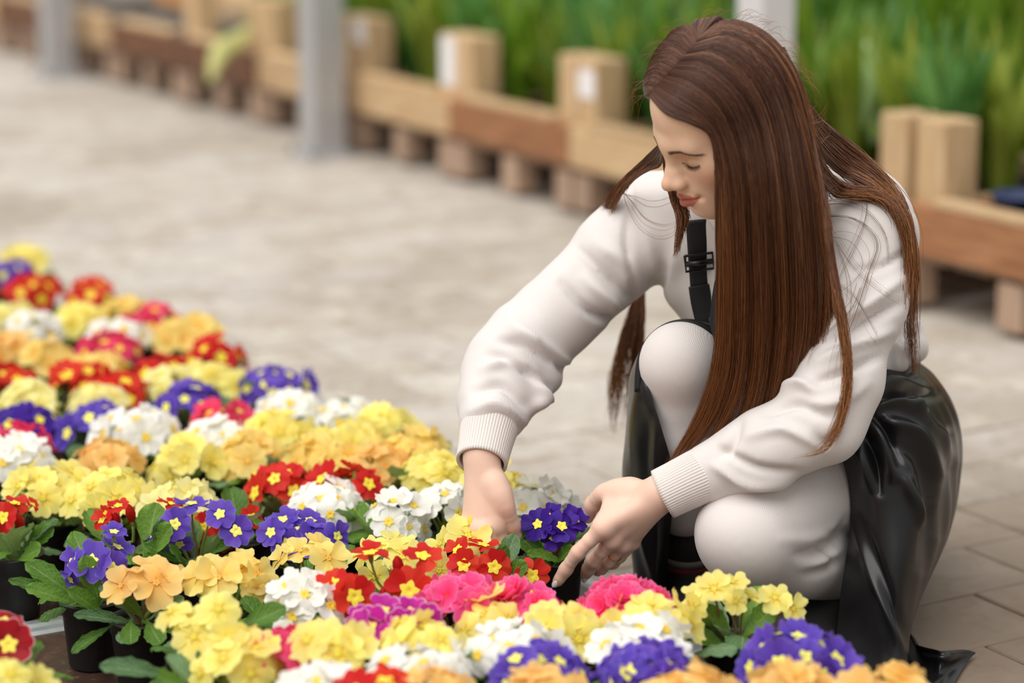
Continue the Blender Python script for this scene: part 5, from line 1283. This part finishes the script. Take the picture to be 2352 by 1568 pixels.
# bib on the chest, with strap and buckle
def chest(x, y, off): return drape([T_SHIRT], x, y, off, 3.62)
rows = []
for y, x0, x1 in ((640, 1640, 1880), (690, 1632, 1895), (740, 1628, 1905), (790, 1640, 1910), (840, 1650, 1915)):
    rows.append([PY(x, y, 3.49 + 0.05*(abs(x - 1740)/170)**2 - (y - 640)/200*0.03) for x in np.linspace(x0, x1, 7)])
sheet(rows, 40, 50, 'bib', (), 0.0015, 3, parent=apron)
def strap(pts, w, name, off=0.009):
    c = catmull([chest(x, y, off) for x, y in pts], 30); tg = np.gradient(c, axis=0); tg /= np.linalg.norm(tg, axis=1)[:, None]
    sd = np.cross(tg, AX_F); sd /= np.linalg.norm(sd, axis=1)[:, None]; V = []
    for k in np.linspace(-1, 1, 7): V.append(c + sd*(w/2*k) - AX_F*0.0015*(1 - k*k))
    o = pobj(name, mesh(name, np.concatenate(V), [(q*30+i, (q+1)*30+i, (q+1)*30+i+1, q*30+i+1) for q in range(6) for i in range(29)]), M_WEB, apron)
    sm = o.modifiers.new('thickness', 'SOLIDIFY'); sm.thickness = 0.003; sm.offset = 0
    return o, c, sd
stp, sc_, ssd = strap([(1598, 505), (1602, 560), (1606, 620), (1612, 690), (1625, 760)], 0.031, 'strap')
strap([(1868, 520), (1872, 600), (1876, 690)], 0.031, 'strap')
strap([(1608, 655), (1613, 690), (1622, 730)], 0.036, 'strap', 0.013)
bk = chest(1606, 602, 0.017); up = (chest(1602, 570, 0.017) - chest(1608, 640, 0.017)); up /= np.linalg.norm(up); rt = np.cross(AX_F, up); rt /= np.linalg.norm(rt)
bl = pobj('buckle', mesh('buckle', *tube([bk + rt*a + up*b for a, b in ((-.021, .013), (.021, .013), (.021, -.013), (-.021, -.013), (-.021, .013))], 0.0022, 8, False)), M_BUCK, stp, 'black plastic slide buckle')
v, f = tube([bk - rt*0.021 - up*0.001, bk + rt*0.021 - up*0.001], 0.0045, 10); pobj('buckle_bar', mesh('buckle_bar', v, f), M_BUCK, stp)
# thin piping along the apron's edge over the knee
pv = [P(x, y, 3.635) for x, y in ((1466, 900), (1468, 855), (1477, 812), (1498, 776), (1530, 752), (1568, 742), (1608, 746), (1650, 764))]
v, f = tube(catmull(pv, 30), 0.0065, 8); pobj('piping', mesh('piping', v, f), M_APRON, apron)
print('clothes', round(time.time() - T0, 1))
# ------------------------------------------------------------------ hair: thousands of fine strands grown along guide curves
def m_hair():
    t = NT('brown_hair'); tn = t.n('Attribute', attribute_name='tone').outputs['Fac']; al = t.n('Attribute', attribute_name='along').outputs['Fac']
    root = t.ramp(tn, [(0.0, hexc('3a221a')), (0.45, hexc('5c3929')), (0.8, hexc('7d543f')), (1.0, hexc('a67a5a'))])
    tip = t.ramp(tn, [(0.0, hexc('4a2811')), (0.45, hexc('7c4721')), (0.8, hexc('a0642f')), (1.0, hexc('ba8146'))])
    c = t.mix(t.sstep(al, 0.25, 0.95), root, tip)
    b = t.bsdf(c, 0.38); b.inputs['Specular IOR Level'].default_value = 0.55; b.inputs['Coat Weight'].default_value = 0.0
    return t.done(b)
M_HAIR = m_hair()
def headY(x, y):
    rho2 = ((x - 1672)/198.0)**2 + ((y - 238)/205.0)**2
    Y = 3.435 - 0.108*math.sqrt(max(0.0, 1 - rho2))
    h = drape([hb_tree], x, y, 0.0, 0)
    if h is not None and np.linalg.norm(h - CAM) > 1: Y = min(Y, h[1] - 0.009)
    return Y
def guide(pts, m):
    out = []
    for q in pts:
        x, y = q[:2]; Y = q[2] if len(q) > 2 else headY(x, y)
        out.append(PY(x, y, Y))
    return catmull(out, m)
def strand_mesh(paths, rad, tone, sides=3):
    N, m, _ = paths.shape
    tg = np.gradient(paths, axis=1); tg /= np.linalg.norm(tg, axis=2, keepdims=True) + 1e-12
    nr = np.cross(tg, np.broadcast_to(AX_F, tg.shape)); nr /= np.linalg.norm(nr, axis=2, keepdims=True) + 1e-9; bn = np.cross(tg, nr)
    tap = np.interp(np.linspace(0, 1, m), [0, 0.06, 0.7, 1], [0.7, 1, 0.9, 0.25]); R = rad[:, None]*tap[None]
    V = np.stack([paths + R[..., None]*(math.cos(a)*nr + math.sin(a)*bn) for a in np.linspace(0, 2*np.pi, sides, endpoint=False)], 2)
    base = (np.arange(N)[:, None, None]*m + np.arange(m-1)[None, :, None])*sides
    k = np.arange(sides)[None, None, :]; k2 = (k + 1) % sides
    F_ = np.stack([base + k, base + k2, base + sides + k2, base + sides + k], -1).reshape(-1, 4)
    al = np.broadcast_to(np.linspace(0, 1, m)[None, :, None], (N, m, sides)).ravel(); tn = np.broadcast_to(tone[:, None, None], (N, m, sides)).ravel()
    return V.reshape(-1, 3), F_, al, tn
HB = dict(V=[], F=[], A=[], T=[], n=0)
def grow(guides, n, m=24, thick=0.02, spread=0.006, clumps=60, rad=(0.00035, 0.0007), seed=0, cut=(0.86, 1.0), wave=0.0025, tone=(0.1, 0.75), out=(0, -1, 0), wr=(0, 1), tipclose=0.5, light=0.12):
    r = np.random.default_rng(seed); Gd = np.stack([guide(g, 60) for g in guides]); K = len(Gd)
    cw = r.uniform(wr[0], wr[1], clumps); cw.sort(); cd = r.uniform(0, 1, clumps); ct = r.uniform(0, 1, clumps)
    ci = r.integers(0, clumps, n); wgt = r.normal(0, 1, n)
    sw = np.clip(cw[ci] + wgt*(wr[1] - wr[0])/clumps*1.1, wr[0] - 0.01, wr[1] + 0.01); w2 = np.clip(cw[ci] + wgt*(wr[1] - wr[0])/clumps*tipclose, wr[0], wr[1])
    u = np.linspace(0, 1, m); L = r.uniform(cut[0], cut[1], n); uu = u[None]*L[:, None]
    ww = sw[:, None]*(1 - u[None]**1.5) + w2[:, None]*u[None]**1.5; ww = np.clip(ww, 0, 1)*(K - 1)
    i0 = np.clip(ww.astype(int), 0, max(K - 2, 0)); fw = (ww - i0)[..., None]; i1 = np.minimum(i0 + 1, K - 1)
    tt = uu*59; j0 = np.clip(tt.astype(int), 0, 58); ft = (tt - j0)[..., None]
    A = Gd[i0, j0]*(1 - ft) + Gd[i0, j0+1]*ft; B = Gd[i1, j0]*(1 - ft) + Gd[i1, j0+1]*ft
    p = A*(1 - fw) + B*fw
    dep = (0.65*cd[ci] + 0.35*r.uniform(0, 1, n))*thick
    p = p - np.array(out)*(dep[:, None]*np.clip((u[None] - 0.22)*2.6, 0.10, 1))[..., None]
    ph = r.uniform(0, 6.28, (2, n)); fr = r.uniform(1.2, 3.2, n)
    p = p + AX_R*(wave*u[None]*np.sin(fr[:, None]*u[None]*6.28 + ph[0][:, None]))[..., None] + np.array([0, 1, 0])*(wave*u[None]*np.sin(fr[:, None]*u[None]*5 + ph[1][:, None]))[..., None]
    jit = r.normal(0, 1, (n, 1, 3))*spread*np.linspace(0.25, 1, m)[None, :, None]; p = p + jit
    tn = np.clip(tone[0] + (tone[1] - tone[0])*(0.6*ct[ci] + 0.4*r.uniform(0, 1, n)), 0, 1); tn = np.where(r.uniform(0, 1, n) < light, np.clip(tn + 0.35, 0, 1), tn)
    V, F_, al, tt_ = strand_mesh(p, r.uniform(rad[0], rad[1], n), tn)
    HB['V'].append(V); HB['F'].append(F_ + HB['n']); HB['A'].append(al); HB['T'].append(tt_); HB['n'] += len(V)
# curtain falling from the parting over the nearer side of the head
A = [
 [(1492, 222), (1530, 262), (1590, 285), (1632, 312), (1645, 380, 3.350), (1648, 480, 3.352), (1650, 650, 3.375), (1642, 830, 3.40), (1600, 960, 3.415), (1528, 1080, 3.42)],
 [(1512, 196), (1560, 222), (1618, 262), (1652, 315), (1672, 400, 3.335), (1680, 520, 3.345), (1685, 680, 3.37), (1680, 850, 3.40), (1640, 970, 3.415), (1560, 1070, 3.42)],
 [(1540, 165), (1598, 178), (1662, 232), (1700, 310), (1722, 420, 3.325), (1732, 560, 3.34), (1735, 720, 3.37), (1728, 870, 3.40), (1700, 970, 3.415), (1640, 1050, 3.42)],
 [(1565, 136), (1630, 138), (1705, 198), (1750, 290), (1775, 420, 3.325), (1785, 570, 3.34), (1790, 720, 3.375), (1780, 850, 3.40), (1760, 940, 3.415), (1715, 1010, 3.42)],
 [(1588, 110), (1660, 100), (1745, 165), (1795, 270), (1822, 420, 3.34), (1838, 580, 3.35), (1842, 720, 3.38), (1832, 830, 3.40), (1810, 910, 3.415), (1780, 970, 3.42)],
 [(1602, 92), (1690, 72), (1780, 140), (1832, 255), (1862, 400, 3.37), (1880, 560, 3.38), (1890, 700, 3.395), (1880, 800, 3.41), (1860, 870, 3.415), (1835, 930, 3.42)]]
grow(A, 5200, 25, 0.030, 0.0014, 90, (0.00026, 0.00052), 1, (0.84, 1.0), 0.0025, (0.05, 0.75))
grow(A[:2], 520, 26, 0.012, 0.0012, 22, (0.00038, 0.0007), 31, (0.84, 1.0), 0.002, (0.05, 0.7), wr=(0, 0.8))
grow([[(1492, 222), (1528, 258), (1585, 284), (1628, 306), (1645, 340, 3.350), (1655, 400, 3.352)], [(1505, 205), (1550, 236), (1605, 270), (1645, 305), (1662, 345, 3.34), (1670, 400, 3.345)]], 420, 18, 0.006, 0.0008, 20, (0.00036, 0.0006), 32, (0.9, 1.0), 0.001, (0.05, 0.6))
# crown: fuller hair arching over the top of the head
CR = [[(1602, 92), (1672, 76), (1762, 124), (1818, 230), (1850, 350, 3.36), (1872, 470, 3.37), (1884, 560, 3.38), (1895, 640, 3.39)],
      [(1602, 90), (1662, 62), (1750, 92), (1815, 180), (1850, 290, 3.39), (1874, 400, 3.40), (1890, 500, 3.40), (1905, 600, 3.40)],
      [(1601, 92), (1658, 52), (1742, 72), (1812, 148), (1852, 250, 3.41), (1874, 350, 3.42), (1890, 450, 3.42), (1908, 560, 3.41)],
      [(1600, 94), (1665, 46, 3.43), (1750, 68, 3.44), (1818, 140, 3.44), (1858, 240, 3.44), (1878, 340, 3.44), (1895, 440, 3.43), (1915, 540, 3.42)]]
grow(CR, 2300, 20, 0.022, 0.0012, 50, (0.00028, 0.00054), 2, (0.8, 1), 0.002, (0.15, 0.85))
# hair combed to the other side of the parting
D = [
 [(1492, 220), (1486, 214), (1483, 216, 3.43), (1486, 222, 3.45), (1496, 228, 3.48), (1510, 236, 3.50)],
 [(1512, 194), (1496, 188), (1483, 196, 3.42), (1481, 208, 3.45), (1490, 222, 3.48), (1505, 240, 3.52)],
 [(1540, 163), (1516, 152), (1492, 160, 3.42), (1483, 182, 3.45), (1487, 212, 3.49), (1505, 250, 3.53)],
 [(1565, 134), (1540, 116), (1512, 122, 3.42), (1492, 150, 3.45), (1488, 205, 3.49), (1506, 260, 3.54)],
 [(1588, 108), (1565, 84), (1540, 84, 3.43), (1515, 110, 3.46), (1500, 180, 3.50), (1500, 300, 3.55)],
 [(1602, 92), (1590, 62), (1570, 60, 3.44), (1542, 78, 3.47), (1520, 150, 3.51), (1510, 300, 3.56)]]
grow(D, 1700, 16, 0.012, 0.0012, 40, (0.00028, 0.00054), 3, (0.9, 1), 0.0012, (0.1, 0.75), tipclose=0.9)
grow([[(1600, 95), (1588, 60), (1600, 46, 3.45), (1610, 60, 3.50), (1620, 150, 3.54), (1620, 280, 3.57)], [(1604, 90), (1640, 45, 3.44), (1660, 42, 3.47), (1680, 80, 3.52), (1690, 200, 3.56), (1690, 330, 3.58)]], 500, 18, 0.012, 0.0012, 14, (0.00038, 0.0007), 4, (0.9, 1), 0.0012, (0.2, 0.85))
# hair swept over the back and the nearer shoulder
def back(x, y, off=0.012): return float(drape([T_SHIRT], x, y, off, 3.75)[1])
def bg(pts): return [(x, y, Y if Y is not None else back(x, y)) for x, y, Y in pts]
B_ = [
 bg([(1840, 205, 3.45), (1872, 262, 3.48), (1930, 315, 3.54), (2000, 372, 3.56), (2062, 445, 3.50), (2094, 535, 3.475), (2100, 650, 3.47), (2092, 760, 3.55), (2096, 880, 3.62), (2088, 1000, 3.64)]),
 bg([(1848, 240, 3.43), (1880, 310, 3.47), (1935, 370, 3.53), (1998, 412, 3.535), (2058, 468, 3.48), (2088, 540, 3.465), (2096, 640, 3.46), (2094, 740, 3.54), (2102, 850, 3.60), (2100, 950, 3.64)]),
 bg([(1858, 290, 3.41), (1885, 355, 3.45), (1935, 402, 3.52), (1990, 432, 3.50), (2046, 474, 3.472), (2076, 530, 3.462), (2088, 610, 3.458), (2088, 700, 3.43), (2094, 800, 3.60), (2084, 900, 3.62)])]
grow(B_, 560, 26, 0.006, 0.0042, 30, (0.00035, 0.00065), 5, (0.35, 0.95), 0.004, (0.25, 0.85), light=0.2)
grow([bg([(1858, 300, 3.41), (1890, 380, 3.44), (1930, 425, 3.49), (1975, 440, 3.492), (2020, 446, 3.485), (2060, 480, 3.475), (2080, 540, 3.465)]), bg([(1866, 350, 3.40), (1895, 425, 3.43), (1925, 450, 3.48), (1965, 452, 3.48), (2000, 455, 3.478), (2040, 480, 3.47), (2070, 540, 3.462)])], 330, 20, 0.006, 0.005, 24, (0.00035, 0.00065), 6, (0.4, 1), 0.005, (0.2, 0.8), light=0.2)
# filling behind the curtain, from the back of the head to the neck
grow([[(1800, 110, 3.43), (1850, 220, 3.44), (1872, 330, 3.44), (1890, 430, 3.43), (1900, 540, 3.42), (1915, 660, 3.41), (1925, 760, 3.40), (1930, 860, 3.39)],
      [(1790, 110, 3.41), (1835, 220, 3.41), (1858, 330, 3.40), (1876, 430, 3.40), (1886, 540, 3.40), (1896, 660, 3.40), (1898, 760, 3.40), (1890, 850, 3.40)],
      [(1770, 110, 3.40), (1810, 220, 3.38), (1835, 330, 3.37), (1852, 430, 3.37), (1862, 540, 3.38), (1868, 660, 3.395), (1868, 760, 3.405), (1858, 840, 3.41)]], 1500, 24, 0.03, 0.0022, 40, (0.00036, 0.0007), 14, (0.55, 1.0), 0.004, (0.1, 0.75))
# loose locks on the nearer sleeve
Cn = [
 [(1868, 320, 3.39), (1890, 450, 3.37), (1905, 600, 3.36), (1925, 720, 3.345), (1945, 830, 3.34), (1940, 920, 3.33), (1915, 1000, 3.325), (1890, 1035, 3.325)],
 [(1872, 340, 3.39), (1898, 470, 3.37), (1918, 620, 3.355), (1938, 730, 3.345), (1950, 850, 3.335), (1935, 960, 3.325), (1890, 1040, 3.32), (1820, 1052, 3.32)]]
grow(Cn, 190, 24, 0.008, 0.0020, 7, (0.00035, 0.00065), 7, (0.55, 1), 0.006, (0.3, 0.9), light=0.3)
LOOPS = [[(1888, 545), (1920, 531), (1962, 543), (1987, 584), (1973, 623), (1934, 654), (1905, 660)],
 [(1880, 500), (1914, 495), (1967, 503), (2006, 534), (2018, 568), (2001, 618), (1973, 707), (1951, 763), (1925, 800)],
 [(1930, 425), (1962, 434), (1984, 462), (1979, 506), (1956, 562), (1934, 607), (1920, 640)], [(2030, 440), (2051, 455), (2073, 517), (2077, 584), (2078, 629), (2072, 700)],
 [(1895, 520), (1920, 551), (1967, 618), (2023, 668), (2066, 696)], [(1900, 610), (1928, 651), (1967, 685), (2012, 763), (2050, 815)],
 [(1975, 660), (1956, 707), (1912, 752), (1867, 802), (1850, 841)], [(1925, 560), (1950, 640), (1945, 720), (1920, 800), (1905, 880)], [(1890, 470), (1935, 468), (1990, 490), (2030, 540), (2040, 600)]]
lp = []
r_ = np.random.default_rng(77)
for q in LOOPS:
    for k in range(int(r_.integers(2, 6))):
        jx, jy, sp_ = r_.normal(0, 5), r_.normal(0, 5), r_.normal(0, 4)
        pts = [drape([T_SHIRT], x + jx + sp_*i/len(q), y + jy - sp_*i/len(q), 0.005 + 0.006*r_.uniform(), 3.5) for i, (x, y) in enumerate(q)]
        lp.append(catmull(pts, 26))
V, F_, al, tt_ = strand_mesh(np.stack(lp), r_.uniform(0.0002, 0.00042, len(lp)), r_.uniform(.3, .9, len(lp)))
HB['V'].append(V); HB['F'].append(F_ + HB['n']); HB['A'].append(al); HB['T'].append(tt_); HB['n'] += len(V)
# hair on the far side: over the farther shoulder, below the chin and hanging behind the arm
grow([[(1515, 330, 3.52), (1490, 355, 3.58), (1450, 395, 3.64), (1410, 440, 3.68), (1385, 480, 3.72), (1372, 510, 3.80)], [(1525, 350, 3.51), (1515, 380, 3.55), (1490, 390, 3.58), (1450, 415, 3.63), (1425, 450, 3.66), (1405, 500, 3.68)]], 420, 18, 0.02, 0.002, 14, (0.00038, 0.0007), 10, (0.75, 1), 0.003, (0.2, 0.85), light=0.2)
grow([[(1520, 345, 3.51), (1528, 400, 3.52), (1540, 450, 3.52), (1558, 500, 3.51), (1556, 560, 3.50), (1550, 600, 3.50)], [(1535, 360, 3.50), (1552, 420, 3.51), (1572, 470, 3.51), (1580, 500, 3.51), (1568, 540, 3.505), (1560, 580, 3.50)]], 300, 18, 0.02, 0.0016, 10, (0.00038, 0.0007), 11, (0.6, 1), 0.003, (0.2, 0.8))
grow([[(1430, 425, 3.68), (1440, 470, 3.67), (1470, 525, 3.64), (1510, 552, 3.61), (1550, 545, 3.58), (1572, 505, 3.55)], [(1425, 445, 3.68), (1460, 452, 3.67), (1490, 462, 3.65), (1520, 460, 3.61), (1550, 448, 3.58), (1562, 440, 3.55)]], 9, 18, 0.004, 0.0012, 3, (0.00025, 0.00045), 12, (0.8, 1), 0.002, (0.4, 0.9), tipclose=0.3)
grow([[(1470, 640, 3.92), (1440, 740, 3.93), (1412, 850, 3.94), (1400, 930, 3.94), (1410, 1010, 3.94)], [(1475, 640, 3.92), (1455, 740, 3.93), (1440, 850, 3.94), (1432, 930, 3.94), (1425, 1000, 3.94)], [(1480, 640, 3.92), (1478, 740, 3.93), (1475, 830, 3.94), (1468, 900, 3.94), (1460, 960, 3.94)]], 420, 18, 0.03, 0.0025, 14, (0.00038, 0.0007), 13, (0.55, 1), 0.004, (0.4, 0.95), light=0.25)
# stray hairs around the silhouette
r_ = np.random.default_rng(21); fly = []
for k in range(150):
    a = r_.uniform(0, 1); edge = catmull([(1482, 215), (1482, 170), (1515, 105), (1560, 65), (1620, 44), (1700, 44), (1775, 82), (1830, 150), (1862, 250), (1880, 350)], 100)[int(a*99)]
    cx, cy = 1672, 240; dx, dy = edge[0] - cx, edge[1] - cy; L = math.hypot(dx, dy); dx, dy = dx/L, dy/L; tx, ty = -dy, dx
    if tx*(edge[0] - 1600) < 0: tx, ty = -tx, -ty
    s = r_.uniform(4, 26)*(1.6 if a < .12 else 1); l = r_.uniform(20, 75); Y = r_.uniform(3.40, 3.46)
    p0 = (edge[0] - dx*10, edge[1] - dy*10); fly.append([PY(*p0, Y), PY(edge[0] + dx*s*.5 + tx*l*.3, edge[1] + dy*s*.5 + ty*l*.3, Y), PY(edge[0] + dx*s + tx*l*.6, edge[1] + dy*s + ty*l*.6, Y), PY(edge[0] + dx*s*r_.uniform(.3, 1.4) + tx*l, edge[1] + dy*s*r_.uniform(.3, 1.4) + ty*l + 6, Y)])
fp = np.stack([catmull(q, 14) for q in fly]); V, F_, al, tt_ = strand_mesh(fp, r_.uniform(0.00014, 0.00028, len(fp)), r_.uniform(.5, 1, len(fp)))
HB['V'].append(V); HB['F'].append(F_ + HB['n']); HB['A'].append(al); HB['T'].append(tt_); HB['n'] += len(V)
def quads_mesh(name, V, F, attrs):
    me = bpy.data.meshes.new(name); nF = len(F)
    me.vertices.add(len(V)); me.vertices.foreach_set('co', V.astype(np.float32).ravel())
    me.loops.add(nF*4); me.loops.foreach_set('vertex_index', F.astype(np.int32).ravel())
    me.polygons.add(nF); me.polygons.foreach_set('loop_start', np.arange(0, nF*4, 4, dtype=np.int32))
    me.polygons.foreach_set('use_smooth', np.ones(nF, bool))
    for k, a in attrs.items():
        at = me.attributes.new(k, 'FLOAT', 'POINT'); at.data.foreach_set('value', a.astype(np.float32))
    me.update(calc_edges=True); me.validate(); return me
hair = pobj('hair', quads_mesh('hair', np.concatenate(HB['V']), np.concatenate(HB['F']), {'along': np.concatenate(HB['A']), 'tone': np.concatenate(HB['T'])}), M_HAIR, None, 'long straight brown hair parted at the side')
print('hair', round(time.time() - T0, 1), HB['n'])
